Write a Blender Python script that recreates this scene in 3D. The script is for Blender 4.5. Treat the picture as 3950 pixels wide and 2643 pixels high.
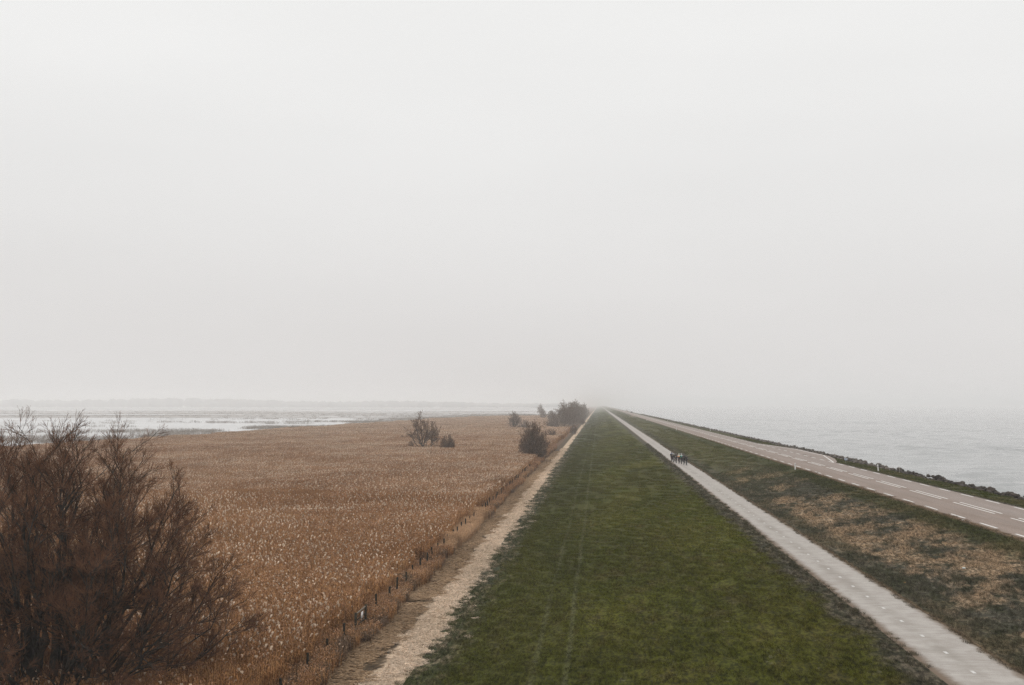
import bpy, math, random
import numpy as np
from mathutils import Matrix, Vector

# ------------------------------------------------------------------ clear
for o in list(bpy.data.objects):
    bpy.data.objects.remove(o, do_unlink=True)
SC = bpy.context.scene
COL = SC.collection
R = math.radians

# ------------------------------------------------------------------ camera
CAM_H, YAW, PITCH = 9.30, 0.0793, 0.0570
cd = bpy.data.cameras.new('camera')
cam = bpy.data.objects.new('camera', cd)
COL.objects.link(cam)
cam.location = (0, 0, CAM_H)
cam.rotation_euler = (math.pi / 2 + PITCH, 0, YAW)
cd.sensor_width = 36.0
cd.lens = 4200 * 36 / 3950
cd.clip_start = 0.5
cd.clip_end = 60000
SC.camera = cam

# ------------------------------------------------------------------ sky, sun, exposure
SUN_EL, SUN_AZ = R(48), R(-125)          # azimuth from +Y towards +X
W = bpy.data.worlds.new('World')
SC.world = W
W.use_nodes = True
nt = W.node_tree
nt.nodes.clear()
wl = nt.links.new
wout = nt.nodes.new('ShaderNodeOutputWorld')
bg = nt.nodes.new('ShaderNodeBackground')
bg.inputs['Strength'].default_value = 0.1
sky = nt.nodes.new('ShaderNodeTexSky')
sky.sky_type = 'NISHITA'
sky.sun_disc = False
sky.sun_elevation = SUN_EL
sky.sun_rotation = SUN_AZ
sky.dust_density = 6.0
hs = nt.nodes.new('ShaderNodeHueSaturation')
hs.inputs['Saturation'].default_value = 0.10
wl(sky.outputs[0], hs.inputs['Color'])
tc = nt.nodes.new('ShaderNodeTexCoord')
sx = nt.nodes.new('ShaderNodeSeparateXYZ')
wl(tc.outputs['Generated'], sx.inputs[0])
ramp = nt.nodes.new('ShaderNodeValToRGB')        # cloud deck: dimmer at the horizon, brightest overhead
ramp.color_ramp.interpolation = 'B_SPLINE'
cr = ramp.color_ramp.elements
stops = [(0.0, (.490, .478, .473)), (.07, (.492, .481, .476)), (.16, (.512, .508, .504)), (.30, (.572, .572, .567)),
         (.42, (.590, .588, .582)), (.7, (.70, .70, .695)), (1.0, (.82, .82, .82))]
cr[0].position, cr[0].color = stops[0][0], (*stops[0][1], 1)
cr[1].position, cr[1].color = stops[-1][0], (*stops[-1][1], 1)
for p, c in stops[1:-1]:
    e = cr.new(p)
    e.color = (*c, 1)
wl(sx.outputs['Z'], ramp.inputs[0])
mp = nt.nodes.new('ShaderNodeMapping')
mp.inputs['Scale'].default_value = (1.0, 1.0, 4.0)
wl(tc.outputs['Generated'], mp.inputs[0])
nz = nt.nodes.new('ShaderNodeTexNoise')
nz.inputs['Scale'].default_value = 1.6
nz.inputs['Detail'].default_value = 3.0
wl(mp.outputs[0], nz.inputs['Vector'])
mr = nt.nodes.new('ShaderNodeMapRange')
mr.inputs['From Min'].default_value = .3
mr.inputs['From Max'].default_value = .7
mr.inputs['To Min'].default_value = 15.2
mr.inputs['To Max'].default_value = 16.2
wl(nz.outputs['Fac'], mr.inputs['Value'])
vm = nt.nodes.new('ShaderNodeVectorMath')
vm.operation = 'SCALE'
wl(ramp.outputs[0], vm.inputs[0])
wl(mr.outputs[0], vm.inputs['Scale'])
mx = nt.nodes.new('ShaderNodeMix')
mx.data_type = 'RGBA'
mx.inputs[0].default_value = 0.95               # thick cloud lets little of the clear sky through
wl(hs.outputs[0], mx.inputs[6])
wl(vm.outputs[0], mx.inputs[7])
wl(mx.outputs[2], bg.inputs['Color'])
wl(bg.outputs[0], wout.inputs['Surface'])

sl = bpy.data.lights.new('sun', 'SUN')
sl.energy = 0.5
sl.angle = R(25)
sl.color = (1.0, .965, .92)
sun = bpy.data.objects.new('sun', sl)
COL.objects.link(sun)
sdir = Vector((math.sin(SUN_AZ) * math.cos(SUN_EL), math.cos(SUN_AZ) * math.cos(SUN_EL), math.sin(SUN_EL)))
sun.rotation_euler = sdir.to_track_quat('Z', 'Y').to_euler()
sun.location = (0, 0, 60)

vs = SC.view_settings
vs.view_transform = 'Standard'
vs.look = 'None'
vs.exposure = 0.0
vs.gamma = 1.0
vs.use_curve_mapping = False
cy = SC.cycles
cy.max_bounces = 8
cy.diffuse_bounces = 3
cy.glossy_bounces = 3
cy.volume_bounces = 4
cy.transparent_max_bounces = 4
cy.use_denoising = True
cy.denoiser = 'OPENIMAGEDENOISE'
cy.denoising_prefilter = 'NONE'
cy.denoising_input_passes = 'RGB_ALBEDO_NORMAL'
cy.sample_clamp_indirect = 8.0

# ------------------------------------------------------------------ helpers
rng = np.random.default_rng(11)
random.seed(5)


def tag(o, label=None, cat=None, group=None, kind=None):
    if label: o['label'] = label
    if cat: o['category'] = cat
    if group: o['group'] = group
    if kind: o['kind'] = kind
    return o


def mesh_np(name, V, F, mats, mat_idx=None, smooth=False):
    """F: int array (n, k) of faces with k corners each, or list of such arrays."""
    if not (isinstance(F, (list, tuple)) and isinstance(F[0], np.ndarray) and F[0].ndim == 2):
        F = [np.asarray(F)]
    F = [np.asarray(f, dtype=np.int64) for f in F if len(f)]
    me = bpy.data.meshes.new(name)
    V = np.asarray(V, dtype=np.float32)
    me.vertices.add(len(V))
    me.vertices.foreach_set('co', V.ravel())
    loops = np.concatenate([f.ravel() for f in F]).astype(np.int32)
    tot = np.concatenate([np.full(len(f), f.shape[1]) for f in F]).astype(np.int32)
    st = np.concatenate([[0], np.cumsum(tot)[:-1]]).astype(np.int32)
    me.loops.add(len(loops))
    me.loops.foreach_set('vertex_index', loops)
    me.polygons.add(len(tot))
    me.polygons.foreach_set('loop_start', st)
    if mat_idx is not None:
        me.polygons.foreach_set('material_index', np.asarray(mat_idx, dtype=np.int32))
    if smooth:
        me.polygons.foreach_set('use_smooth', np.ones(len(tot), dtype=bool))
    me.update(calc_edges=True)
    for m in (mats if isinstance(mats, (list, tuple)) else [mats]):
        me.materials.append(m)
    return me


def link(name, me, parent=None):
    o = bpy.data.objects.new(name, me)
    COL.objects.link(o)
    if parent: o.parent = parent
    return o


def empty(name, loc, rz=0.0):
    o = bpy.data.objects.new(name, None)
    o.empty_display_size = .3
    COL.objects.link(o)
    o.location = loc
    o.rotation_euler = (0, 0, rz)
    return o


def copy_tree(o, parent=None):
    c = o.copy()
    COL.objects.link(c)
    c.parent = parent
    for ch in o.children:
        copy_tree(ch, c)
    return c


class MB:
    """collects simple shapes into one mesh"""
    def __init__(s): s.v, s.f, s.n = [], {3: [], 4: []}, 0

    def add(s, V, F):
        V = np.asarray(V, float)
        s.v.append(V)
        F = np.asarray(F)
        s.f[F.shape[1]].append(F + s.n)
        s.n += len(V)

    def box(s, c, d, rot=None, taper=1.0):
        x, y, z = np.array(d) / 2
        V = np.array([(-x, -y, -z), (x, -y, -z), (x, y, -z), (-x, y, -z),
                      (-x * taper, -y * taper, z), (x * taper, -y * taper, z), (x * taper, y * taper, z), (-x * taper, y * taper, z)])
        if rot is not None: V = V @ np.array(rot.to_3x3()).T
        s.add(V + np.array(c), [(0, 3, 2, 1), (4, 5, 6, 7), (0, 1, 5, 4), (1, 2, 6, 5), (2, 3, 7, 6), (3, 0, 4, 7)])

    def tube(s, P, r, n=8, cap=True):
        P = np.asarray(P, float)
        K = len(P)
        rr = np.broadcast_to(np.asarray(r, float), (K,))
        V, F = tubes(P[None], rr[None], n)
        s.add(V, F)
        if cap:
            for k in (0, K - 1):
                ring = V[k * n:(k + 1) * n]
                c = ring.mean(0)
                s.add(np.vstack([ring, c]), [(i, (i + 1) % n, n) for i in range(n)])

    def ring(s, c, rad, r, n=28, m=6, axis='x'):
        a = np.linspace(0, 2 * np.pi, n, endpoint=False)
        b = np.linspace(0, 2 * np.pi, m, endpoint=False)
        A, B = np.meshgrid(a, b, indexing='ij')
        rr = rad + r * np.cos(B)
        u, v, w = rr * np.cos(A), rr * np.sin(A), r * np.sin(B)
        V = np.stack([w, u, v], -1).reshape(-1, 3) + np.array(c)
        F = []
        for i in range(n):
            for j in range(m):
                F.append((i * m + j, ((i + 1) % n) * m + j, ((i + 1) % n) * m + (j + 1) % m, i * m + (j + 1) % m))
        s.add(V, F)

    def ball(s, c, rad, n=12, m=8, squash=None):
        th = np.linspace(0, np.pi, m + 1)
        ph = np.linspace(0, 2 * np.pi, n, endpoint=False)
        T, P = np.meshgrid(th, ph, indexing='ij')
        V = np.stack([np.sin(T) * np.cos(P), np.sin(T) * np.sin(P), np.cos(T)], -1).reshape(-1, 3) * np.array(rad)
        if squash is not None: V = squash(V)
        F = [(i * n + j, (i + 1) * n + j, (i + 1) * n + (j + 1) % n, i * n + (j + 1) % n) for i in range(m) for j in range(n)]
        s.add(V + np.array(c), F)

    def build(s, name, mats, parent=None, smooth=False):
        V = np.concatenate(s.v)
        F = [np.concatenate(x) for x in s.f.values() if x]
        return link(name, mesh_np(name, V, F, mats, smooth=smooth), parent)


def tubes(P, Rr, n):
    """P (N,K,3), Rr (N,K): vertices and quads of N tubes with n sides"""
    N, K, _ = P.shape
    T = np.gradient(P, axis=1)
    T /= np.linalg.norm(T, axis=2, keepdims=True) + 1e-9
    ref = np.where(np.abs(T[:, :1, 2:3]) > .8, np.array([1., 0, 0]), np.array([0, 0, 1.]))
    A = np.cross(T, np.broadcast_to(ref, T.shape))
    A /= np.linalg.norm(A, axis=2, keepdims=True) + 1e-9
    B = np.cross(T, A)
    a = np.arange(n) * 2 * np.pi / n
    V = P[:, :, None] + Rr[:, :, None, None] * (np.cos(a)[:, None] * A[:, :, None] + np.sin(a)[:, None] * B[:, :, None])
    base = (np.arange(N) * K * n)[:, None, None] + (np.arange(K - 1) * n)[None, :, None]
    i = np.arange(n)[None, None]
    j = (i + 1) % n
    F = np.stack([base + i, base + j, base + n + j, base + n + i], -1).reshape(-1, 4)
    return V.reshape(-1, 3), F


def ribbons(P, Wd, side):
    """P (N,K,3) centre lines, Wd (N,K) half widths, side (N,3) directions"""
    N, K, _ = P.shape
    L = P - side[:, None] * Wd[..., None]
    Rt = P + side[:, None] * Wd[..., None]
    V = np.stack([L, Rt], 2).reshape(-1, 3)
    b = (np.arange(N) * K * 2)[:, None] + (np.arange(K - 1) * 2)[None]
    F = np.stack([b, b + 1, b + 3, b + 2], -1).reshape(-1, 4)
    return V, F


def vnoise(x, y, s, seed=0):
    """smooth value noise 0..1 on a lattice of s metres"""
    x = np.asarray(x, float) / s + seed * 17.3
    y = np.asarray(y, float) / s + seed * 9.7
    xi, yi = np.floor(x).astype(np.int64), np.floor(y).astype(np.int64)
    fx, fy = x - xi, y - yi
    fx, fy = fx * fx * (3 - 2 * fx), fy * fy * (3 - 2 * fy)

    def h(i, j):
        n = (i * 374761393 + j * 668265263 + seed * 1274126177) & 0xffffffff
        n = ((n ^ (n >> 13)) * 1274126177) & 0xffffffff
        return ((n ^ (n >> 16)) & 0xffff) / 65535.
    return (h(xi, yi) * (1 - fx) + h(xi + 1, yi) * fx) * (1 - fy) + (h(xi, yi + 1) * (1 - fx) + h(xi + 1, yi + 1) * fx) * fy


# ------------------------------------------------------------------ material helpers
class NM:
    def __init__(s, name, rough=.9, spec=.2):
        s.m = bpy.data.materials.new(name)
        s.m.use_nodes = True
        s.t = s.m.node_tree
        s.b = s.t.nodes['Principled BSDF']
        s.b.inputs['Roughness'].default_value = rough
        s.b.inputs['Specular IOR Level'].default_value = spec
        s._pos = None

    def new(s, ty, **kw):
        n = s.t.nodes.new(ty)
        for k, v in kw.items(): setattr(n, k, v)
        return n

    def put(s, sock, v):
        if hasattr(v, 'is_linked') or isinstance(v, bpy.types.NodeSocket): s.t.links.new(v, sock)
        else: sock.default_value = v

    def pos(s):
        if s._pos is None:
            g = s.new('ShaderNodeNewGeometry')
            s._pos = g.outputs['Position']
            x = s.new('ShaderNodeSeparateXYZ')
            s.t.links.new(s._pos, x.inputs[0])
            s.X, s.Y, s.Z = x.outputs
        return s._pos

    def noise(s, scale, detail=3, rough=.55, stretch=(1, 1, 1), rot=0.0, off=0.0, vec=None):
        mp = s.new('ShaderNodeMapping')
        mp.inputs['Scale'].default_value = stretch
        mp.inputs['Rotation'].default_value = (0, 0, rot)
        mp.inputs['Location'].default_value = (off, off * 1.7, off * .3)
        s.t.links.new(vec if vec is not None else s.pos(), mp.inputs[0])
        n = s.new('ShaderNodeTexNoise')
        n.inputs['Scale'].default_value = scale
        n.inputs['Detail'].default_value = detail
        n.inputs['Roughness'].default_value = rough
        s.t.links.new(mp.outputs[0], n.inputs['Vector'])
        return n.outputs['Fac']

    def map(s, v, a, b, c=0., d=1., smooth=True):
        n = s.new('ShaderNodeMapRange')
        n.interpolation_type = 'SMOOTHSTEP' if smooth else 'LINEAR'
        s.put(n.inputs['Value'], v)
        for k, x in (('From Min', a), ('From Max', b), ('To Min', c), ('To Max', d)): n.inputs[k].default_value = x
        return n.outputs[0]

    def math(s, op, a, b=0., c=None):
        n = s.new('ShaderNodeMath', operation=op)
        s.put(n.inputs[0], a)
        s.put(n.inputs[1], b)
        if c is not None: s.put(n.inputs[2], c)
        return n.outputs[0]

    def mix(s, f, a, b):
        n = s.new('ShaderNodeMix', data_type='RGBA')
        s.put(n.inputs[0], f)
        for k, v in ((6, a), (7, b)):
            s.put(n.inputs[k], (*v, 1) if isinstance(v, tuple) and len(v) == 3 else v)
        return n.outputs[2]

    def scale(s, col, f):
        n = s.new('ShaderNodeVectorMath', operation='SCALE')
        s.put(n.inputs[0], col)
        s.put(n.inputs['Scale'], f)
        return n.outputs[0]

    def band(s, v, c, hw, soft):
        """1 near v == c"""
        d = s.math('ABSOLUTE', s.math('SUBTRACT', v, c))
        return s.map(d, hw, hw + soft, 1., 0.)

    def color(s, c):
        s.put(s.b.inputs['Base Color'], (*c, 1) if isinstance(c, tuple) and len(c) == 3 else c)
        return s

    def bump(s, h, strength=.5, dist=.05):
        n = s.new('ShaderNodeBump')
        n.inputs['Strength'].default_value = strength
        n.inputs['Distance'].default_value = dist
        s.put(n.inputs['Height'], h)
        s.t.links.new(n.outputs[0], s.b.inputs['Normal'])
        return s


def plain(name, c, rough=.6, spec=.3, var=.15, scale=6.0):
    m = NM(name, rough, spec)
    tcn = m.new('ShaderNodeTexCoord')
    n = m.noise(scale, 4, vec=tcn.outputs['Object'])
    m.color(m.mix(m.map(n, .3, .7), tuple(x * (1 - var) for x in c), tuple(min(1, x * (1 + var)) for x in c)))
    return m.m


def grass_material(name, blades=False):
    m = NM(name, .95, .08)
    m.pos()
    X = m.X
    n1 = m.noise(.16, 4, .6, stretch=(1, .4, 1))
    n2 = m.noise(.9, 4, .65, stretch=(1, .32, 1), off=7)
    n3 = m.noise(6.5, 3, .65, stretch=(1, .4, 1), off=3)
    n5 = m.noise(2.6, 4, .7, stretch=(1, .3, 1), off=43)
    nb = m.noise(.30, 3, .6, stretch=(1, .2, 1), off=11)
    green = m.mix(m.map(n1, .35, .65), (.038, .041, .0035), (.055, .051, .007))
    green = m.mix(m.map(n5, .42, .60, 0., .5), green, (.060, .064, .008))
    green = m.mix(m.map(n2, .48, .70, 0., .6), green, (.064, .050, .017))
    green = m.scale(green, m.map(m.noise(.07, 3, .6, stretch=(1.3, .5, 1), off=77), .36, .64, .92, 1.34))
    green = m.mix(m.map(nb, .50, .74, 0., .22), green, (.024, .031, .003))
    # pale dead tussocks
    n4 = m.noise(1.9, 5, .75, stretch=(1, .4, 1), off=21)
    green = m.mix(m.map(n4, .60, .70, 0., .55), green, (.115, .105, .075))
    # lower slope a little duller, with wheel tracks
    wig = m.math('MULTIPLY', m.math('SUBTRACT', m.noise(.05, 2, stretch=(0, 1, 1), off=2), .5), .55)
    Xw = m.math('ADD', X, wig)
    low = m.map(X, -3.6, 3.0, 1., 0.)
    green = m.mix(m.math('MULTIPLY', low, .5), green, (.030, .031, .006))
    tn = m.noise(.22, 3, .6, stretch=(.4, 1, 1), off=5)
    tr1 = m.math('MULTIPLY', m.band(Xw, -1.45, .03, .20), m.map(tn, .36, .62, .20, .46))
    tr2 = m.math('MULTIPLY', m.band(Xw, -2.95, .03, .20), m.map(tn, .40, .64, .13, .38))
    green = m.mix(m.math('MAXIMUM', tr1, tr2), green, (.105, .105, .060))
    # scruffy toe of the slope and path edges
    toeN = m.math('ADD', X, m.math('MULTIPLY', m.math('SUBTRACT', n2, .5), 3.4))
    toe = m.map(toeN, -8.0, -6.3, 1., 0.)
    scr = m.mix(m.map(m.noise(1.2, 5, .75, stretch=(1.5, .6, 1), off=9), .46, .64), (.036, .041, .023), (.22, .175, .122))
    green = m.mix(m.math('MULTIPLY', toe, m.map(n1, .3, .6, .35, .95)), green, scr)
    eN = m.math('ADD', X, m.math('MULTIPLY', m.math('SUBTRACT', m.noise(.45, 4, .65, off=4), .5), 3.0))
    e1 = m.map(eN, 9.9, 10.9, 0., .9)
    edge = m.mix(m.map(n5, .42, .62), (.030, .028, .018), (.095, .078, .058))
    green = m.mix(e1, green, edge)
    # the bank between path and road
    bn = m.noise(.24, 6, .66, stretch=(.75, .42, 1), rot=R(-28), off=31)
    bn2 = m.noise(1.3, 5, .72, stretch=(.9, .6, 1), rot=R(-28), off=37)
    tanm = m.math('ADD', bn, m.math('MULTIPLY', m.math('SUBTRACT', bn2, .5), .42))
    tan = m.mix(m.map(n3, .38, .62), (.150, .108, .066), (.26, .188, .122))
    dark = m.mix(m.map(bn2, .38, .62), (.034, .034, .019), (.088, .080, .062))
    fade = m.map(m.Y, 95., 215., 0., .24)
    bank = m.mix(m.map(m.math('SUBTRACT', tanm, fade), .46, .58), dark, tan)
    fgreen = m.mix(m.map(n2, .42, .65), (.058, .060, .0085), (.095, .082, .034))
    bank = m.mix(m.math('MULTIPLY', m.map(m.Y, 90., 200.), .9), bank, fgreen)
    topm = m.map(m.math('ADD', X, m.math('MULTIPLY', m.math('SUBTRACT', n2, .5), 2.4)), 20.9, 22.4)
    bank = m.mix(m.math('MULTIPLY', topm, .8), bank, (.034, .037, .009))
    botm = m.map(m.math('ADD', X, m.math('MULTIPLY', m.math('SUBTRACT', n2, .5), 2.0)), 15.7, 16.9, 1., 0.)
    bank = m.mix(m.math('MULTIPLY', botm, .75), bank, m.mix(m.map(n2, .4, .65), (.036, .037, .019), (.080, .070, .048)))
    bank = m.mix(m.math('MULTIPLY', m.map(X, 23.5, 23.95), .9), bank, (.125, .085, .056))
    bank = m.mix(m.map(m.math('ADD', X, m.math('MULTIPLY', n3, .3)), 14.75, 14.95, .8, 0.), bank, (.12, .085, .055))
    verge = m.mix(m.map(n2, .4, .65), (.035, .040, .0085), (.066, .058, .024))
    verge = m.mix(m.map(m.math('ADD', X, m.math('MULTIPLY', n2, .6)), 31.6, 32.1, .9, 0.), verge, (.095, .085, .072))
    verge = m.mix(m.map(X, 34.3, 35.), verge, (.03, .027, .022))
    c = m.mix(m.map(X, 14.3, 14.6), green, bank)
    c = m.mix(m.map(X, 28., 28.2), c, verge)
    c = m.scale(c, m.map(n3, .36, .64, .45, 1.60))
    if blades:
        oi = m.new('ShaderNodeObjectInfo')
        c = m.scale(c, m.map(oi.outputs['Random'], 0., 1., 1.2, 1.4, False))
        c = m.scale(c, m.map(m.noise(26., 2, off=13), .36, .64, .45, 1.9))
    else:
        m.bump(m.math('ADD', m.noise(14., 4, .7), m.math('MULTIPLY', n2, .8)), .6, .08)
    m.color(c)
    return m.m


M_GRASS = grass_material('grass_ground')
M_BLADE = grass_material('grass_blade', True)


def reed_material(name, a, b, vary=True):
    m = NM(name, .9, .15)
    m.pos()
    n = m.noise(.045, 4, .6, stretch=(1, .8, 1))
    n2 = m.noise(9., 2)
    c = m.mix(m.map(n, .35, .65), a, b)
    c = m.scale(c, m.map(n2, .3, .7, .72, 1.3))
    oi = m.new('ShaderNodeObjectInfo')
    c = m.scale(c, m.map(oi.outputs['Random'], 0., 1., .85, 1.15, False))
    m.color(c)
    return m.m


M_STEM = reed_material('reed_stem', (.31, .148, .056), (.41, .215, .092))
M_STEM_D = reed_material('dark_reed_stem', (.125, .060, .026), (.17, .085, .040))
M_STEM_L = reed_material('pale_reed_stem', (.47, .275, .125), (.56, .355, .18))
M_PLUME = reed_material('reed_plume', (.51, .385, .28), (.61, .475, .355))
M_DULL = reed_material('reed_dull_plume', (.31, .165, .085), (.40, .235, .135))
M_TALLGRASS = reed_material('pale_reed_grass', (.44, .275, .155), (.52, .34, .205))
M_DEADSTEM = reed_material('grey_dead_stem', (.15, .095, .060), (.20, .135, .085))
M_STRAW = reed_material('straw', (.53, .41, .30), (.68, .535, .405))
M_STUBBLE = reed_material('cut_reed', (.27, .18, .105), (.40, .275, .17))
M_WATERREED = reed_material('water_reed', (.20, .17, .145), (.27, .235, .205))


def soil(name, a, b, s=2.0, bump=.6):
    m = NM(name, .95, .1)
    m.pos()
    n = m.noise(s, 6, .7)
    m.color(m.mix(m.map(n, .35, .65), a, b))
    m.bump(n, bump, .08)
    return m.m


M_MARSH = soil('marsh_soil', (.10, .055, .03), (.17, .095, .052))
def strip_ground():
    m = NM('straw_and_stubble_ground', .95, .1)
    m.pos()
    n = m.noise(1.6, 6, .7)
    st = m.mix(m.map(m.noise(6., 6, .7), .35, .65), (.38, .28, .19), (.58, .445, .325))
    du = m.mix(m.map(n, .35, .65), (.038, .027, .017), (.13, .088, .052))
    e = m.math('ADD', m.X, m.math('MULTIPLY', m.math('SUBTRACT', m.noise(1.1, 5, .75, off=19), .5), 1.3))
    m.color(m.mix(m.map(e, -10.85, -10.55), du, st))
    m.bump(n, .6, .08)
    return m.m


M_STRAWG = M_STUBG = strip_ground()
M_MUD = soil('mudflat_soil', (.32, .29, .265), (.39, .36, .335), .05, .2)
M_LAND = soil('far_land', (.34, .335, .33), (.42, .41, .40), .02, .1)


def path_material():
    m = NM('path_concrete', .9, .2)
    m.pos()
    n = m.noise(1.2, 5, .65)
    st = m.noise(1.0, 4, .6, stretch=(.5, 5., 1))
    fine = m.noise(28., 3, .7)
    c = m.mix(m.map(n, .3, .7), (.338, .306, .276), (.424, .392, .360))
    c = m.mix(m.map(st, .5, .7, 0., .35), c, (.53, .50, .47))
    c = m.mix(m.map(m.noise(.8, 4, .6, stretch=(.6, 4., 1), off=8), .52, .70, 0., .6), c, (.28, .255, .23))
    c = m.scale(c, m.map(fine, .3, .7, .84, 1.14))
    sm = m.math('MULTIPLY', m.band(m.X, 12.95, .05, .55), m.map(m.noise(.5, 4, .7, stretch=(1, .6, 1), off=3), .36, .62, 0., .55))
    c = m.mix(sm, c, (.23, .205, .175))
    ed = m.math('ADD', m.X, m.math('MULTIPLY', m.math('SUBTRACT', m.noise(1.3, 5, .75, off=2), .5), .75))
    c = m.mix(m.map(m.noise(.35, 5, .7, stretch=(1, .5, 1), off=17), .52, .72, 0., .38), c, (.27, .235, .205))
    c = m.mix(m.map(ed, 11.62, 12.15, .95, 0.), c, (.15, .105, .072))
    c = m.mix(m.map(ed, 14.12, 14.5, 0., .9), c, (.16, .118, .083))
    m.color(c)
    m.bump(fine, .25, .01)
    return m.m


def road_material():
    m = NM('road_asphalt', .85, .25)
    m.pos()
    fine = m.noise(22., 3, .75)
    mid = m.noise(.8, 4, .6, stretch=(1.5, .15, 1))
    c = m.mix(m.map(mid, .3, .7), (.212, .162, .132), (.260, .203, .171))
    c = m.mix(m.map(m.X, 27.9, 28.6, 0., .35), c, (.29, .255, .235))  # far lane paled in the colour, imitating its look at grazing view
    wt = m.math('MAXIMUM', m.band(m.X, 29.3, .2, .5), m.band(m.X, 26.6, .2, .5))
    c = m.mix(m.math('MULTIPLY', wt, .16), c, (.30, .265, .245))
    c = m.scale(c, m.map(fine, .28, .72, .62, 1.38))
    ed = m.math('ADD', m.X, m.math('MULTIPLY', m.math('SUBTRACT', m.noise(1.5, 4, .7, off=2), .5), .5))
    c = m.mix(m.map(ed, 24.25, 24.5, .8, 0.), c, (.185, .135, .095))
    m.color(c)
    m.bump(fine, .3, .01)
    return m.m


M_PATH = path_material()
M_ROAD = road_material()
mk = NM('road_paint', .7, .3)
mk.pos()
mk.color(mk.mix(mk.map(mk.noise(9., 4, .7), .35, .6), (.56, .54, .51), (.76, .74, .71)))
M_PAINT = mk.m


def water_material(name, base, rough, waves):
    m = NM(name, rough, .5)
    m.pos()
    m.b.inputs['IOR'].default_value = 1.33
    h = None
    for sc, st, wgt in waves:
        n = m.noise(sc, 3, .6, stretch=st, rot=R(14), off=sc * 10)
        n = m.math('MULTIPLY', n, wgt)
        h = n if h is None else m.math('ADD', h, n)
    m.bump(h, 1.0, 1.0)
    big = m.noise(.012, 4, .6, stretch=(.5, 1.2, 1))
    m.color(m.mix(m.map(big, .35, .65), base, tuple(x * 1.15 for x in base)))
    return m.m


M_SEA = water_material('sea_surface', (.245, .25, .247), .09, [(.5, (.35, 1.4, 1), .30), (1.4, (.5, 1.4, 1), .10)])
M_LAKE = water_material('lake_surface', (.46, .46, .455), .20, [(.25, (.4, 1.5, 1), .08), (1.2, (.6, 1.3, 1), .03)])

rk = NM('rock_basalt', .85, .3)
tcn = rk.new('ShaderNodeTexCoord')
oi = rk.new('ShaderNodeObjectInfo')
n1 = rk.noise(2.2, 5, .7, vec=tcn.outputs['Object'])
n2 = rk.noise(9., 4, .7, vec=tcn.outputs['Object'])
c = rk.mix(rk.map(oi.outputs['Random'], 0., 1., 0., 1., False), (.026, .023, .019), (.062, .047, .037))
c = rk.mix(rk.map(n1, .52, .74, 0., .6), c, (.14, .105, .082))
c = rk.mix(rk.map(n2, .58, .72, 0., .6), c, (.040, .040, .025))
rk.color(c)
rk.bump(n2, .6, .05)
M_ROCK = rk.m
rk2 = NM('rock_basalt_far', .85, .3)
rk2.pos()
rk2.color(rk2.mix(rk2.map(rk2.noise(1.2, 4, .7), .35, .65), (.050, .046, .040), (.14, .115, .095)))
M_ROCK2 = rk2.m

# ------------------------------------------------------------------ the ground
PROF = np.array([(-9000, -3.5), (-12.4, -3.5), (-11.5, -3.58), (-10.75, -3.5), (-8.9, -3.36), (-6.5, -3.02), (-3, -2.45), (0, -1.9), (4, -1.15),
                 (8, -.46), (10, -.16), (11.55, 0), (14.5, 0), (15.3, -.06), (17, .25), (19.5, .86), (22, 1.38), (23.5, 1.60), (24.2, 1.65),
                 (31.2, 1.65), (31.5, 1.62), (33, 1.60), (34.3, 1.55), (35.6, 1.25), (38, .0), (41, -1.7), (50, -3)])


def gz(x, y=None):
    z = np.interp(x, PROF[:, 0], PROF[:, 1])
    if y is not None:
        x = np.asarray(x, float)
        w = np.clip(np.minimum.reduce([np.abs(x - e) for e in (-8.9, 11.55, 14.5, 24.2, 31.2)]) / 1.5, 0, 1)
        w = w * ~(((x > 11.5) & (x < 14.55)) | ((x > 24.15) & (x < 31.25)))
        amp = np.where(x > 31., .25, np.where(x > 14., .9, .22))
        z = z + amp * w * ((vnoise(x, y, 3.5, 1) - .5) * .16 + (vnoise(x, y, 1.1, 2) - .5) * .07)
        z = z - .06 * ((x > 31.25) & (x < 34.4) & (((y > 145) & (y < 222)) | ((y > 1260) & (y < 1440))))
    return z


def rows(y0, y1, d0=.5, g=1.02):
    r, d = [y0], d0
    while r[-1] < y1:
        r.append(r[-1] + d)
        d *= g
    return np.array(r)


def strip(name, x0, x1, nx, mat, label, cat, y0=14., y1=9000., noise=True, dz=0.):
    xs = np.unique(np.concatenate([np.linspace(x0, x1, nx), [p for p in PROF[:, 0] if x0 < p < x1]]))
    ys = rows(y0, y1)
    Xg, Yg = np.meshgrid(xs, ys)
    Zg = gz(Xg, Yg if noise else None) + dz
    V = np.stack([Xg, Yg, Zg], -1).reshape(-1, 3)
    n = len(xs)
    i = (np.arange(len(ys) - 1) * n)[:, None] + np.arange(n - 1)[None]
    F = np.stack([i, i + 1, i + n + 1, i + n], -1).reshape(-1, 4)
    return tag(link(name, mesh_np(name, V, F, mat, smooth=True)), label, cat, kind='structure')


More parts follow.
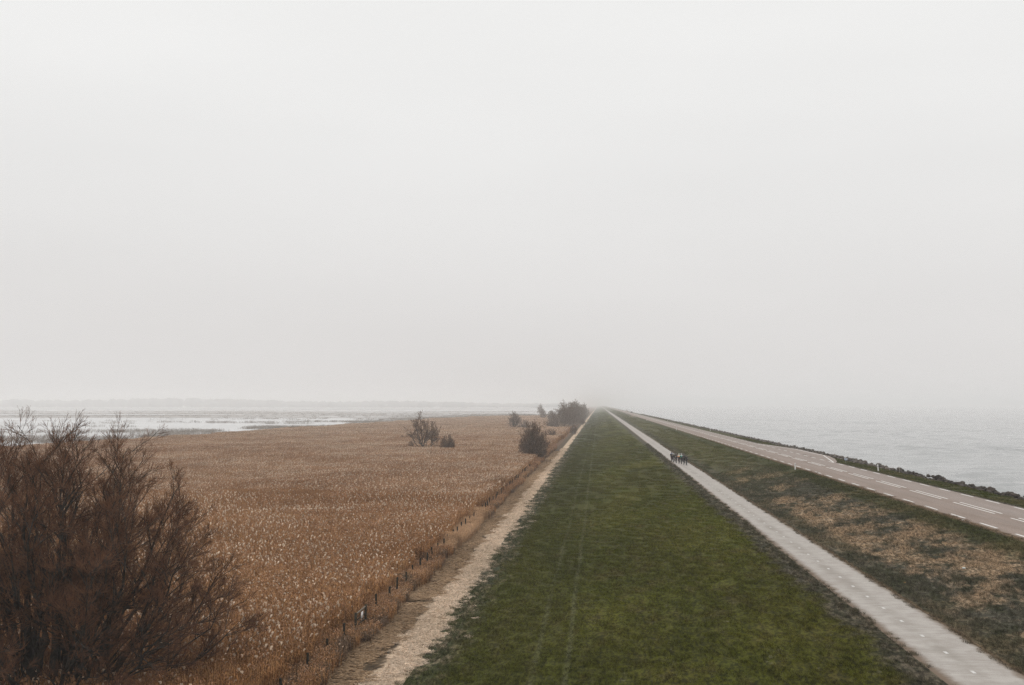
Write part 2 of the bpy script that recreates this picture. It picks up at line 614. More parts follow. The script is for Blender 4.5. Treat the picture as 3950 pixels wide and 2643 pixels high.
strip('grass_slope', -8.9, 11.55, 34, M_GRASS, 'dark green mown grass slope falling from the bicycle path to the straw strip', 'grass')
strip('path', 11.55, 14.5, 6, M_PATH, 'pale grey concrete bicycle path running straight to the horizon', 'path', noise=False)
strip('grass_bank', 14.5, 24.2, 18, M_GRASS, 'patchy brown and green grass bank between bicycle path and road', 'grass')
strip('road', 24.2, 31.2, 6, M_ROAD, 'pinkish grey two lane road on top of the dyke', 'road', noise=False)
strip('grass_verge', 31.2, 42., 16, M_GRASS, 'narrow green grass verge between road and rock edge', 'grass')
strip('straw_strip', -10.75, -8.9, 6, M_STRAWG, 'pale strip of flattened straw along the foot of the grass slope', 'straw', noise=False)
strip('stubble_strip', -12.4, -10.75, 8, M_STUBG, 'dark rough track of cut reed stubble beside the reed bed', 'track', noise=False)

# marsh ground with an uneven shore towards the lake
ys = rows(14., 1250., 3., 1.02)
shore = np.interp(ys, [0, 340, 420, 700, 790, 880, 945, 1040, 1150, 1260], [-156, -155, -152.5, -136.5, -133, -134, -121, -118, -60, -30])
shore = shore + (vnoise(ys * 0, ys, 14., 3) - .5) * 8 + (vnoise(ys * 0, ys, 4., 4) - .5) * 2.5
SHORE = (ys, shore)
nx = 14
tt = np.linspace(0, 1, nx)
Xg = shore[:, None] + (-12.4 - shore[:, None]) * tt[None]
Yg = np.repeat(ys[:, None], nx, 1)
Zg = np.full_like(Xg, -3.5)
Zg[:, 0] = -3.9
V = np.stack([Xg, Yg, Zg], -1).reshape(-1, 3)
i = (np.arange(len(ys) - 1) * nx)[:, None] + np.arange(nx - 1)[None]
F = np.stack([i, i + 1, i + nx + 1, i + nx], -1).reshape(-1, 4)
tag(link('marsh_ground', mesh_np('marsh_ground', V, F, M_MARSH, smooth=True)), 'brown marsh floor under the reed bed', 'ground', kind='structure')
V = np.array([(-30, 1240, -3.5), (-12.4, 1240, -3.5), (-12.4, 9000, -3.5), (-90, 9000, -3.5), (-70, 2600, -3.5), (-50, 1700, -3.5)])
tag(link('marsh_edge_ground', mesh_np('marsh_edge_ground', V, [[0, 1, 2, 3], [0, 3, 4, 5]], M_MARSH)), 'hazy marsh margin along the far dyke foot', 'ground', kind='structure')


def sheet(name, x0, x1, y0, y1, z, mat, label, cat):
    xs = np.linspace(x0, x1, 9)
    ysh = np.linspace(y0, y1, 9)
    Xg, Yg = np.meshgrid(xs, ysh)
    V = np.stack([Xg, Yg, np.full_like(Xg, z)], -1).reshape(-1, 3)
    i = (np.arange(8) * 9)[:, None] + np.arange(8)[None]
    F = np.stack([i, i + 1, i + 10, i + 9], -1).reshape(-1, 4)
    return tag(link(name, mesh_np(name, V, F, mat)), label, cat, kind='structure')


EXT = 14000.
ysw = rows(55., 1900., .55, 1.0075)
ysw = np.concatenate([[-300.], ysw, np.geomspace(2000., EXT, 12)])
xsw = np.concatenate([38.5 + np.concatenate([[0], np.cumsum(.8 * 1.009 ** np.arange(300))]), np.geomspace(1300., EXT, 10)])
Xg, Yg = np.meshgrid(xsw, ysw)
Zg = np.zeros_like(Xg)
rw = np.random.default_rng(77)
for lam, amp, nw in ((7.5, .060, 6), (4.2, .045, 8), (2.4, .028, 8)):
    for _ in range(nw):
        th = rw.normal(R(98), R(17))
        kx, ky = 2 * np.pi / (lam * rw.uniform(.8, 1.25)) * np.array([math.cos(th), math.sin(th)])
        Zg += amp / math.sqrt(nw) * 2.3 * np.sin(kx * Xg + ky * Yg + rw.uniform(0, 6.28) + 3.0 * vnoise(Xg, Yg, 22., int(rw.integers(1, 9999)) % 97))
fd = np.clip((Yg - 40) / 20, 0, 1) * np.clip((1800 - Yg) / 900, 0, 1) * np.clip((1200 - Xg) / 500, 0, 1)
Zg = -1.25 + Zg * fd * (.35 + .95 * vnoise(Xg, Yg, 60., 41))
V = np.stack([Xg, Yg, Zg], -1).reshape(-1, 3)
n = len(xsw)
i = (np.arange(len(ysw) - 1) * n)[:, None] + np.arange(n - 1)[None]
F = np.stack([i, i + 1, i + n + 1, i + n], -1).reshape(-1, 4)
tag(link('sea_water', mesh_np('sea_water', V, F, M_SEA, smooth=True)), 'calm pale grey sea with small ripples fading into fog', 'sea', kind='structure')
sheet('lake_water', -EXT, -20, -300, EXT, -3.62, M_LAKE, 'bright shallow lake beyond the reed bed', 'lake')
# far shore of the lake
ysf = np.linspace(-EXT, -80, 90)
edge = 2680 + (vnoise(ysf, ysf * 0, 300., 5) - .5) * 130
V = np.concatenate([np.stack([ysf, edge, np.full(90, -3.5)], -1), np.stack([ysf, np.full(90, EXT), np.full(90, -3.3)], -1)])
i = np.arange(89)
tag(link('far_shore_ground', mesh_np('far_shore_ground', V, np.stack([i, i + 1, i + 91, i + 90], -1), M_LAND)), 'flat grey land on the far side of the lake', 'land', kind='structure')

# mud and reed flats standing just out of the lake
mv, mf, n0 = [], [], 0
FLATS = []
for k in range(70):
    y = rng.uniform(1000, 2300)
    x = rng.uniform(-.62 * y, -130)
    lx, ly = rng.uniform(60, 320), rng.uniform(8, 34) * (y / 1300)
    a = np.linspace(0, 2 * np.pi, 22, endpoint=False)
    rr = 1 + rng.uniform(-.3, .3, 22)
    mv.append(np.stack([x + lx * rr * np.cos(a), y + ly * rr * np.sin(a), np.full(22, -3.585 + .004 * (k % 9))], -1))
    mf.append(np.arange(22) + n0)
    n0 += 22
    FLATS.append((x, y, lx, ly))
tag(link('mudflat_ground', mesh_np('mudflat_ground', np.concatenate(mv), np.array(mf), M_MUD)), 'low grey mud flats lying in the shallow lake', 'mudflat', kind='structure')

# ------------------------------------------------------------------ painted markings, lay-by, side road


def quad_strip(items, z):
    V, F = [], []
    for (x0, y0, x1, y1) in items:
        n = len(V)
        V += [(x0, y0, z), (x1, y0, z), (x1, y1, z), (x0, y1, z)]
        F.append((n, n + 1, n + 2, n + 3))
    return np.array(V), np.array(F)


it = []
for k in range(-2, 480):                     # edge lines, 3 m dash and 3 m gap
    y = 133.24 - 6 * k if False else 133.24 + 6 * (k - 18)
    if 20 < y < 2600: it.append((24.52, y - 3, 24.69, y))
for k in range(500):
    y = 144.71 + 6 * (k - 20)
    if 20 < y < 2600: it.append((30.87, y - 3, 31.04, y))
for k in range(230):                          # double centre line, 9 m dash and 3 m gap
    y = 148.6 + 12 * (k - 10)
    if 20 < y < 2600:
        it.append((27.66, y - 9, 27.81, y))
        it.append((28.17, y - 9, 28.32, y))
V, F = quad_strip(it, 1.654)
tag(link('road_marking', mesh_np('road_marking', V, F, M_PAINT)), 'white dashed edge lines and double centre line painted on the road', 'road marking', kind='structure')
it = []
for k in range(-2, 330):
    y = 39.66 + 3.0 * k
    it.append((12.90, y - .19, 13.02, y + .19))
V, F = quad_strip(it, .004)
mk2 = NM('worn_path_paint', .8, .2)
mk2.pos()
mk2.color(mk2.mix(mk2.map(mk2.noise(14., 4, .75), .35, .6), (.44, .42, .40), (.68, .66, .64)))
tag(link('path_marking', mesh_np('path_marking', V, F, mk2.m)), 'row of short white dashes down the middle of the bicycle path', 'path marking', kind='structure')


def poly(name, pts, z, mat, label, cat):
    V = np.array([(x, y, z if np.isscalar(z) else zz) for (x, y), zz in zip(pts, [z] * len(pts) if np.isscalar(z) else z)])
    return tag(link(name, mesh_np(name, V, [list(range(len(pts)))], mat)), label, cat, kind='structure')


poly('lay_by', [(31.2, 147.5), (32.0, 150.4), (33.3, 158.), (34.2, 166.), (34.15, 192), (32.3, 211), (31.2, 219)], 1.652, M_ROAD,
     'paved lay-by widening the road beside the rocks', 'lay-by')
poly('far_lay_by', [(31.2, 1270), (34.5, 1295), (36.0, 1300), (36.0, 1400), (31.2, 1430)], 1.652, M_ROAD, 'distant paved lay-by where a white van is parked', 'lay-by')
lw = .14
LB = [(31.0, 147.8), (33.75, 168.), (33.65, 191), (31.8, 210.5), (31.0, 217)]
V, F = [], []
for (xa, ya), (xb, yb) in zip(LB[:-1], LB[1:]):
    n = len(V)
    V += [(xa - .07, ya, 1.657), (xa + .10, ya, 1.657), (xb + .10, yb, 1.657), (xb - .07, yb, 1.657)]
    F.append((n, n + 1, n + 2, n + 3))
tag(link('lay_by_marking', mesh_np('lay_by_marking', np.array(V), np.array(F), M_PAINT)), 'solid white line round the outer edge of the lay-by', 'road marking', kind='structure')
poly('side_road', [(24.22, 700), (24.22, 800), (22.2, 768), (21.2, 752), (21.2, 741), (22.6, 722)], [1.654, 1.654, 1.49, 1.33, 1.33, 1.55], M_ROAD,
     'short paved ramp leaving the far road towards the path', 'road')

# ------------------------------------------------------------------ scattering (stuff only)


def scatter(name, P, rz, S, protos, label, cat, tilt=None, pick=None):
    N = len(P)
    me = bpy.data.meshes.new(name)
    me.vertices.add(N)
    me.vertices.foreach_set('co', np.asarray(P, np.float32).ravel())
    a = me.attributes.new('rot', 'FLOAT_VECTOR', 'POINT')
    rot = np.zeros((N, 3), np.float32)
    rot[:, 2] = rz
    if tilt is not None: rot[:, :2] = tilt
    a.data.foreach_set('vector', rot.ravel())
    a = me.attributes.new('scl', 'FLOAT_VECTOR', 'POINT')
    a.data.foreach_set('vector', np.asarray(S, np.float32).ravel())
    a = me.attributes.new('pick', 'INT', 'POINT')
    a.data.foreach_set('value', (rng.integers(0, len(protos), N) if pick is None else pick).astype(np.int32))
    me.update()
    o = tag(link(name, me), label, cat, kind='stuff')
    col = bpy.data.collections.new(name + '_kinds')
    for q_, p in enumerate(protos):
        p.name = name + '_kind_%02d' % q_        # a collection hands its objects out in name order
        col.objects.link(p)
    g = bpy.data.node_groups.new(name + '_nodes', 'GeometryNodeTree')
    g.interface.new_socket(name='Geometry', in_out='INPUT', socket_type='NodeSocketGeometry')
    g.interface.new_socket(name='Geometry', in_out='OUTPUT', socket_type='NodeSocketGeometry')
    gi, go = g.nodes.new('NodeGroupInput'), g.nodes.new('NodeGroupOutput')
    ci = g.nodes.new('GeometryNodeCollectionInfo')
    ci.inputs['Collection'].default_value = col
    ci.inputs['Separate Children'].default_value = True
    ci.inputs['Reset Children'].default_value = True
    ip = g.nodes.new('GeometryNodeInstanceOnPoints')
    ip.inputs['Pick Instance'].default_value = True
    g.links.new(gi.outputs[0], ip.inputs['Points'])
    g.links.new(ci.outputs[0], ip.inputs['Instance'])
    for nm, ty, sock in (('pick', 'INT', 'Instance Index'), ('rot', 'FLOAT_VECTOR', 'Rotation'), ('scl', 'FLOAT_VECTOR', 'Scale')):
        na = g.nodes.new('GeometryNodeInputNamedAttribute')
        na.data_type = ty
        na.inputs['Name'].default_value = nm
        g.links.new(na.outputs['Attribute'], ip.inputs[sock])
    g.links.new(ip.outputs[0], go.inputs[0])
    md = o.modifiers.new('scatter', 'NODES')
    md.node_group = g
    return o


def proto(name, parts):
    """parts: list of (V, F, material)"""
    V, F, mi, mats, n = [], [], [], [], 0
    for k, (v, f, m) in enumerate(parts):
        V.append(v)
        F.append(f + n)
        n += len(v)
        if m not in mats: mats.append(m)
        mi.append(np.full(len(f), mats.index(m)))
    return bpy.data.objects.new(name, mesh_np(name, np.concatenate(V), np.concatenate(F), mats, np.concatenate(mi)))


def jitter_grid(x0, x1, y0, y1, s):
    xs = np.arange(x0, x1, s)
    ysj = np.arange(y0, y1, s)
    X, Y = np.meshgrid(xs, ysj)
    X = X.ravel() + rng.uniform(-.45, .45, X.size) * s
    Y = Y.ravel() + rng.uniform(-.45, .45, Y.size) * s
    return X, Y


def dirs(n):
    a = rng.uniform(0, 2 * np.pi, n)
    return np.stack([np.cos(a), np.sin(a), np.zeros(n)], -1)


def reed_patch(name, size, n, h, w, p_plume, plume_len, plume_w, stem=M_STEM, leaves=2, p_dull=.35, pale=.24, curl=.62):
    base = np.stack([rng.uniform(-.5, .5, n) * size, rng.uniform(-.5, .5, n) * size, np.zeros(n)], -1)
    H = h * rng.uniform(.72, 1.08, n)
    lean = dirs(n) * (rng.uniform(.02, .16, n) * H)[:, None] + np.array([.05, .0, 0]) * H[:, None]
    t = np.linspace(0, 1, 4)
    P = base[:, None] + lean[:, None] * (t ** 1.7)[None, :, None]
    P[..., 2] += H[:, None] * t
    parts = []
    tone = rng.uniform(0, 1, n)
    for sel, mt, wf in ((tone < .38, M_STEM_D, 1.1), ((tone >= .38) & (tone < 1 - pale), stem, 1.), (tone >= 1 - pale, M_STEM_L, 1.5)):
        if stem is not M_STEM: mt = stem
        q_ = int(sel.sum())
        parts.append((*ribbons(P[sel], np.full((q_, 4), w * wf / 2) * np.array([1, .9, .75, .5]), dirs(q_)), mt))
    for _ in range(leaves):
        k = rng.uniform(.35, .9, n)
        st = base + lean * (k ** 1.7)[:, None] + np.array([0, 0, 1.]) * (H * k)[:, None]
        d = dirs(n)
        L = rng.uniform(.25, .5, n) * h / 1.9
        Pl = np.stack([st, st + d * (L * .5)[:, None] + np.array([0, 0, .5]) * L[:, None], st + d * L[:, None] + np.array([0, 0, .35]) * L[:, None]], 1)
        side = np.cross(d, [0, 0, 1.])
        parts.append((*ribbons(Pl, np.stack([np.full(n, w * .4), np.full(n, w * .8), np.full(n, w * .1)], 1), side), stem))
    u = rng.uniform(0, 1, n)
    for sel, mat, sc in ((u < p_plume, M_PLUME, 1.0), ((u >= p_plume) & (u < p_plume + p_dull), M_DULL, .85)):
        m = int(sel.sum())
        if not m: continue
        tip = P[sel, -1]
        d = dirs(m) * .9 + np.array([.25, 0, 0])
        L = plume_len * sc * rng.uniform(.6, 1.25, m)
        for q in range(2):
            side = dirs(m)
            s0 = tip + rng.normal(0, .01, (m, 3))
            Pp = np.stack([s0, s0 + np.array([0, 0, .45]) * L[:, None] + d * (L * .22)[:, None],
                           s0 + np.array([0, 0, .66]) * L[:, None] + d * (L * curl * .8)[:, None],
                           s0 + np.array([0, 0, .40]) * L[:, None] + d * (L * curl * 1.3)[:, None]], 1)
            ww = plume_w * sc * rng.uniform(.6, 1.2, m)
            parts.append((*ribbons(Pp, ww[:, None] * np.array([.25, 1., .9, .25]) * .5, side), mat))
    return proto(name, parts)


def in_reeds(X, Y, x1):
    sh = np.interp(Y, SHORE[0], SHORE[1])
    return (X > sh) & (X < x1) & (X > -.80 * Y - 18)


def reed_field(name, y0, y1, s, protos, label, hmin, hmax):
    X, Y = jitter_grid(-175, -13.5, y0, y1, s)
    edge = -13.95 + .4 * (vnoise(X * 0, Y, 5., 8) - .5)
    k = in_reeds(X, Y, edge - s * .35)
    X, Y = X[k], Y[k]
    hn = .55 * vnoise(X, Y, 11., 6) + .3 * vnoise(X, Y, 34., 7) + .15 * vnoise(X, Y, 4., 9)
    hh = hmin + (hmax - hmin) * np.clip((hn - .25) / .5, 0, 1)
    S = np.stack([np.ones_like(hh), np.ones_like(hh), hh], -1)
    rich = .5 * vnoise(X, Y, 7., 31) + .3 * vnoise(X, Y, 2.5, 32) + .2 * vnoise(X, Y, 20., 33) + rng.normal(0, .05, len(X))
    n = len(protos)
    pick = np.clip((.72 - rich) / .42 * n, 0, n - 1).astype(int)      # first kinds carry most plumes
    return scatter(name, np.stack([X, Y, np.full_like(X, -3.5)], -1), rng.uniform(-.5, .5, len(X)), S, protos, label, 'reeds', pick=pick)


near = [reed_patch('reed_clump', 1.0, 92, 1.72, .018, p, .20, .105, p_dull=.14, pale=.12, curl=.45) for p in (.058, .046, .038, .031, .025, .020, .015, .011)]
mid = [reed_patch('reed_clump', 2.0, 210, 1.72, .028, p, .27, .10, leaves=1, p_dull=.3) for p in (.16, .14, .11, .09, .07, .05)]
far = [reed_patch('reed_clump', 4.2, 420, 1.72, .05, p, .34, .15, leaves=1) for p in (.26, .20, .15, .11)]
reed_field('reed_bed', 34, 140, .78, near, 'tall brown reeds with pale feathery plumes filling the near marsh', .82, 1.18)
reed_field('reed_bed', 140, 400, 1.6, mid, 'brown reeds stippled with pale plumes in the middle of the marsh', .80, 1.15)
reed_field('reed_bed', 400, 1100, 3.5, far, 'distant reeds paling to pinkish beige towards the lake', .80, 1.15)

# lower growth between the fence and the stubble
lowp = [reed_patch('sedge_clump', .6, 60, 1.1, .014, .0, .1, .05, stem=M_TALLGRASS, p_dull=0.) for _ in range(3)]
lowd = [reed_patch('sedge_clump', .6, 46, 1.0, .016, .012, .16, .05, stem=M_DEADSTEM, p_dull=.05) for _ in range(3)] + [reed_patch('sedge_clump', .6, 40, 1.1, .014, .02, .16, .05) for _ in range(2)]
X, Y = jitter_grid(-13.9, -12.35, 34, 330, .34)
edge = -12.55 + .8 * (vnoise(X * 0, Y, 2.4, 12) - .5) + .5 * (vnoise(X * 0, Y, 9., 13) - .5)
k = X < edge
X, Y = X[k], Y[k]
pal = np.clip((vnoise(X * 0, Y, 16., 14) - .35) * 4, 0, 1) * ((Y > 66) & (Y < 140)) > rng.uniform(.1, .9, len(X))
hh = .55 + .75 * vnoise(X, Y, 3., 15)
for sel, pr, nm, lb in ((pal, lowp, 'pale_sedge', 'pale tan reed grass in front of the fence posts'), (~pal, lowd, 'dark_sedge', 'dull brown reed stems between fence and stubble track')):
    P = np.stack([X[sel], Y[sel], np.full(int(sel.sum()), -3.5)], -1)
    h2 = hh[sel] * (.84 if nm == 'dark_sedge' else 1.02)
    scatter(nm, P, rng.uniform(0, 6.28, len(P)), np.stack([np.ones_like(h2)] * 2 + [h2], -1), pr, lb, 'reeds')


def litter_patch(name, size, n, length, w, lift, mat, along=None):
    """lying straws"""
    c = np.stack([rng.uniform(-.5, .5, n) * size, rng.uniform(-.5, .5, n) * size, rng.uniform(.01, lift, n)], -1)
    d = dirs(n)
    if along is not None:
        d = d * .6 + np.array(along)
        d /= np.linalg.norm(d, axis=1, keepdims=True)
    L = length * rng.uniform(.5, 1.3, n)
    d3 = d + np.array([0, 0, 1.]) * rng.normal(0, .22, n)[:, None]
    P = np.stack([c - d3 * (L / 2)[:, None], c + np.array([0, 0, .02]), c + d3 * (L / 2)[:, None]], 1)
    side = np.cross(d3, [0, 0, 1.])
    side /= np.linalg.norm(side, axis=1, keepdims=True)
    side = side + np.array([0, 0, 1.]) * rng.normal(0, .6, n)[:, None]
    return proto(name, [(*ribbons(P, np.full((n, 3), w / 2), side), mat)])


strawp = [litter_patch('straw_litter', .6, 125, .21, .013, .08, M_STRAW) for _ in range(4)]
X, Y = jitter_grid(-10.9, -8.4, 32, 320, .38)
e2 = -9.2 + 1.5 * (vnoise(X, Y, 1.0, 16) - .5) + 1.2 * (vnoise(X * 0, Y, 6., 17) - .5)
e1 = -10.55 + 1.0 * (vnoise(X, Y, 1.3, 18) - .5)
k = (X < e2) & (X > e1)
X, Y = X[k], Y[k]
scatter('straw_litter', np.stack([X, Y, gz(X)], -1), rng.uniform(0, 6.28, len(X)), np.ones((len(X), 3)), strawp, 'loose pale straw lying along the foot of the slope', 'straw')
spill = [litter_patch('straw_litter', .5, 26, .20, .013, .10, M_STRAW) for _ in range(3)]
X, Y = jitter_grid(-9.6, -6.8, 32, 260, .45)
k = (vnoise(X, Y, 1.6, 61) * .6 + vnoise(X, Y, .6, 62) * .4 + rng.normal(0, .08, len(X)) - .16 * (X + 9.2)) > .52
X, Y = X[k], Y[k]
scatter('straw_spill', np.stack([X, Y, gz(X, Y) + .03], -1), rng.uniform(0, 6.28, len(X)), np.ones((len(X), 3)), spill, 'wisps of straw blown onto the toe of the grass slope', 'straw')
stubp = [litter_patch('reed_litter', 1.0, 120, .34, .018, .16, M_STUBBLE, (1., .1, 0)) for _ in range(4)]
X, Y = jitter_grid(-12.9, -10.5, 32, 300, .5)
dens = vnoise(X * .55, Y, .9, 19) * .6 + vnoise(X, Y, 2.2, 20) * .4 - .42 * np.exp(-((X + 10.92) / .20) ** 2)
k = dens > .32
X, Y = X[k], Y[k]
scatter('cut_reed_litter', np.stack([X, Y, gz(X)], -1), rng.uniform(-.3, .3, len(X)), np.ones((len(X), 3)), stubp, 'broken cut reeds lying across the stubble track', 'reeds')


def blade_patch(name, size, n, h, w):
    c = np.stack([rng.uniform(-.5, .5, n) * size, rng.uniform(-.5, .5, n) * size, np.zeros(n) - .01], -1)
    hh = h * rng.uniform(.4, 1.25, n)
    lean = dirs(n) * (hh * rng.uniform(.2, 1.0, n))[:, None]
    s = dirs(n) * (w / 2)
    V = np.stack([c - s, c + s, c + lean + np.array([0, 0, 1.]) * hh[:, None]], 1).reshape(-1, 3)
    F = np.arange(n * 3).reshape(-1, 3)
    return proto(name, [(V, F, M_BLADE)])


bn = [blade_patch('grass_tuft', 1.0, 620, .085, .012) for _ in range(5)]
bm = [blade_patch('grass_tuft', 2.4, 900, .11, .03) for _ in range(4)]
bl = [blade_patch('grass_tuft', .5, 130, .16, .012) for _ in range(4)]


def grass_on(name, x0, x1, y0, y1, s, protos, label, smin=.6, smax=1.5):
    X, Y = jitter_grid(x0, x1, y0, y1, s)
    k = (np.abs(X - .0) < .42 * Y + 8) & (X >= x0) & (X <= x1)
    X, Y = X[k], Y[k]
    k = rng.uniform(0, 1, len(X)) < .95
    X, Y = X[k], Y[k]
    h = smin + (smax - smin) * np.clip(.35 * vnoise(X, Y, 2.2, 21) + .65 * rng.uniform(0, 1, len(X)), 0, 1)
    S = np.stack([np.ones_like(h), np.ones_like(h), h], -1)
    return scatter(name, np.stack([X, Y, gz(X, Y)], -1), rng.uniform(0, 6.28, len(X)), S, protos, label, 'grass')


grass_on('slope_grass', -8.8, 11.1, 30, 120, .8, bn, 'short dark green grass blades on the near slope')
grass_on('slope_grass', -8.0, 10.1, 120, 360, 2.0, bm, 'green grass on the slope further along the dyke')
grass_on('bank_grass', 15.0, 24.0, 30, 130, .8, bn, 'dry tan and dark green grass on the near bank', .7, 2.0)
grass_on('bank_grass', 15.9, 22.6, 130, 360, 2.0, bm, 'olive grass on the bank further along the road', .7, 1.8)
bf = [blade_patch('grass_tuft', 5.0, 1100, .15, .075) for _ in range(3)]
grass_on('slope_grass', -6.4, 8.9, 360, 1500, 4.6, bf, 'pale green grass on the far slope fading into haze')
grass_on('bank_grass', 17.0, 21.5, 360, 1500, 4.4, bf, 'pale olive grass on the far bank fading into haze', .7, 1.8)
X, Y = jitter_grid(15.1, 23.4, 34, 150, .62)
k = vnoise(X, Y, 2.6, 51) * .6 + vnoise(X, Y, .9, 52) * .4 + rng.normal(0, .08, len(X)) > .56
X, Y = X[k], Y[k]
h = rng.uniform(.7, 2.1, len(X))
scatter('bank_tussocks', np.stack([X, Y, gz(X, Y)], -1), rng.uniform(0, 6.28, len(X)), np.stack([rng.uniform(.7, 1.3, len(X))] * 2 + [h], -1), bl, 'rough dead grass tussocks standing on the near bank', 'grass')
X, Y = jitter_grid(-8.9, 11.0, 34, 120, 1.0)
k = (vnoise(X, Y, 3.2, 53) * .5 + vnoise(X, Y, 1.0, 54) * .5 + rng.normal(0, .10, len(X)) + .20 * ((X < -5.5) | (X > 9.6)) > .60)
X, Y = X[k], Y[k]
h = rng.uniform(.45, 1.15, len(X))
scatter('slope_tussocks', np.stack([X, Y, gz(X, Y)], -1), rng.uniform(0, 6.28, len(X)), np.stack([rng.uniform(.7, 1.3, len(X))] * 2 + [h], -1), bl, 'small rough tussocks in the mown grass of the near slope', 'grass')
grass_on('verge_grass', 31.7, 34.4, 70, 260, 1.0, bn, 'short green grass on the verge beside the rocks')
# ragged tussocks at the edges of path, road and straw
ex, ey = [], []
for xe, wd, sgn in ((11.55, .75, -1), (14.5, .5, 1), (24.0, .9, -1), (31.4, .4, 1), (-8.75, 1.6, 1)):
    yy = np.arange(30, 260, .22)
    n = len(yy)
    xx = xe + sgn * np.abs(rng.normal(0, wd, n)) - sgn * .12 * (vnoise(yy * 0, yy, 1.3, 24) > .55) - sgn * .05
    ex.append(xx)
    ey.append(yy + rng.uniform(-.1, .1, n))
ex, ey = np.concatenate(ex), np.concatenate(ey)
h = rng.uniform(.5, 1.35, len(ex)) * (.6 + .8 * vnoise(ex, ey, 1.5, 25)) * np.where(ex > 20, .38, np.where(ex > 13, .75, .9))
S = np.stack([np.full_like(h, .8)] * 2 + [h], -1)
scatter('edge_grass', np.stack([ex, ey, gz(ex, ey)], -1), rng.uniform(0, 6.28, len(ex)), S, bl, 'ragged dark tussocks along the edges of path and road', 'grass')

# sparse reeds in the shallow water
wr = [reed_patch('water_reed_clump', 5.0, 26, 1.3, .055, .0, .1, .05, stem=M_WATERREED, leaves=1, p_dull=0.) for _ in range(4)]
Y = rng.uniform(330, 1500, 9000)
sh = np.interp(Y, SHORE[0], SHORE[1])
X = sh - rng.exponential(75, len(Y)) - 9
dn = vnoise(X * .5, Y, 22., 26) * .6 + vnoise(X * .3, Y, 60., 27) * .4
k = (dn > .56) & (X > -.62 * Y)
X, Y = X[k], Y[k]
fx, fy = [], []
for (x, y, lx, ly) in FLATS:
    n = int(lx * ly / 160)
    fx.append(x + lx * rng.uniform(-.8, .8, n))
    fy.append(y + ly * rng.uniform(-.7, .7, n))
X, Y = np.concatenate([X, *fx]), np.concatenate([Y, *fy])
scatter('water_reeds', np.stack([X, Y, np.full_like(X, -3.65)], -1), rng.uniform(0, 6.28, len(X)), np.stack([np.ones(len(X))] * 2 + [rng.uniform(.6, 1.3, len(X))], -1), wr,
        'thin scattered reeds standing in the shallow lake', 'reeds')

# ------------------------------------------------------------------ trees


def barkmat(name, a, b):
    m = NM(name, .9, .15)
    m.pos()
    m.color(m.mix(m.map(m.noise(3., 4, .7), .35, .65), a, b))
    return m.m


M_BARK = barkmat('willow_bark', (.022, .019, .016), (.075, .066, .056))
M_TWIG = barkmat('willow_twig', (.080, .038, .023), (.225, .112, .062))
M_TWIG3 = barkmat('haze_paled_twig', (.19, .142, .112), (.27, .212, .172))  # colour paled to paint extra haze onto the far trees
M_TWIG2 = barkmat('grey_twig', (.130, .080, .050), (.215, .140, .092))


def grow(rg, P, Rr, L, n, t0, t1, a0, a1, f0, f1, up, K, rtip, rmax, wob=.12, out=None):
    N, Kp, _ = P.shape
    idx = np.repeat(np.arange(N), n)
    M = len(idx)
    t = t0 + (t1 - t0) * rg.uniform(0, 1, M) ** .85
    q = t * (Kp - 1)
    k = np.minimum(q.astype(int), Kp - 2)
    fr = (q - k)[:, None]
    A, B = P[idx, k], P[idx, k + 1]
    p0 = A * (1 - fr) + B * fr
    T = B - A
    T /= np.linalg.norm(T, axis=1, keepdims=True) + 1e-9
    rv = rg.normal(0, 1, (M, 3))
    pp = np.cross(T, rv)
    pp /= np.linalg.norm(pp, axis=1, keepdims=True) + 1e-9
    a = rg.uniform(a0, a1, M)[:, None]
    d = np.cos(a) * T + np.sin(a) * pp
    Lc = L[idx] * rg.uniform(f0, f1, M) * (1.1 - .55 * t)
    r0 = np.minimum((Rr[idx, k] * (1 - fr[:, 0]) + Rr[idx, k + 1] * fr[:, 0]) * .65, rmax)
    r0 = np.maximum(r0, rtip)
    pts = [p0]
    for s in range(K - 1):
        d = d + np.array([0, 0, up]) / (K - 1) + rg.normal(0, wob, (M, 3))
        d /= np.linalg.norm(d, axis=1, keepdims=True)
        pts.append(pts[-1] + d * (Lc / (K - 1))[:, None])
    P2 = np.stack(pts, 1)
    R2 = r0[:, None] + (rtip - r0)[:, None] * np.linspace(0, 1, K)[None]
    return P2, R2, Lc


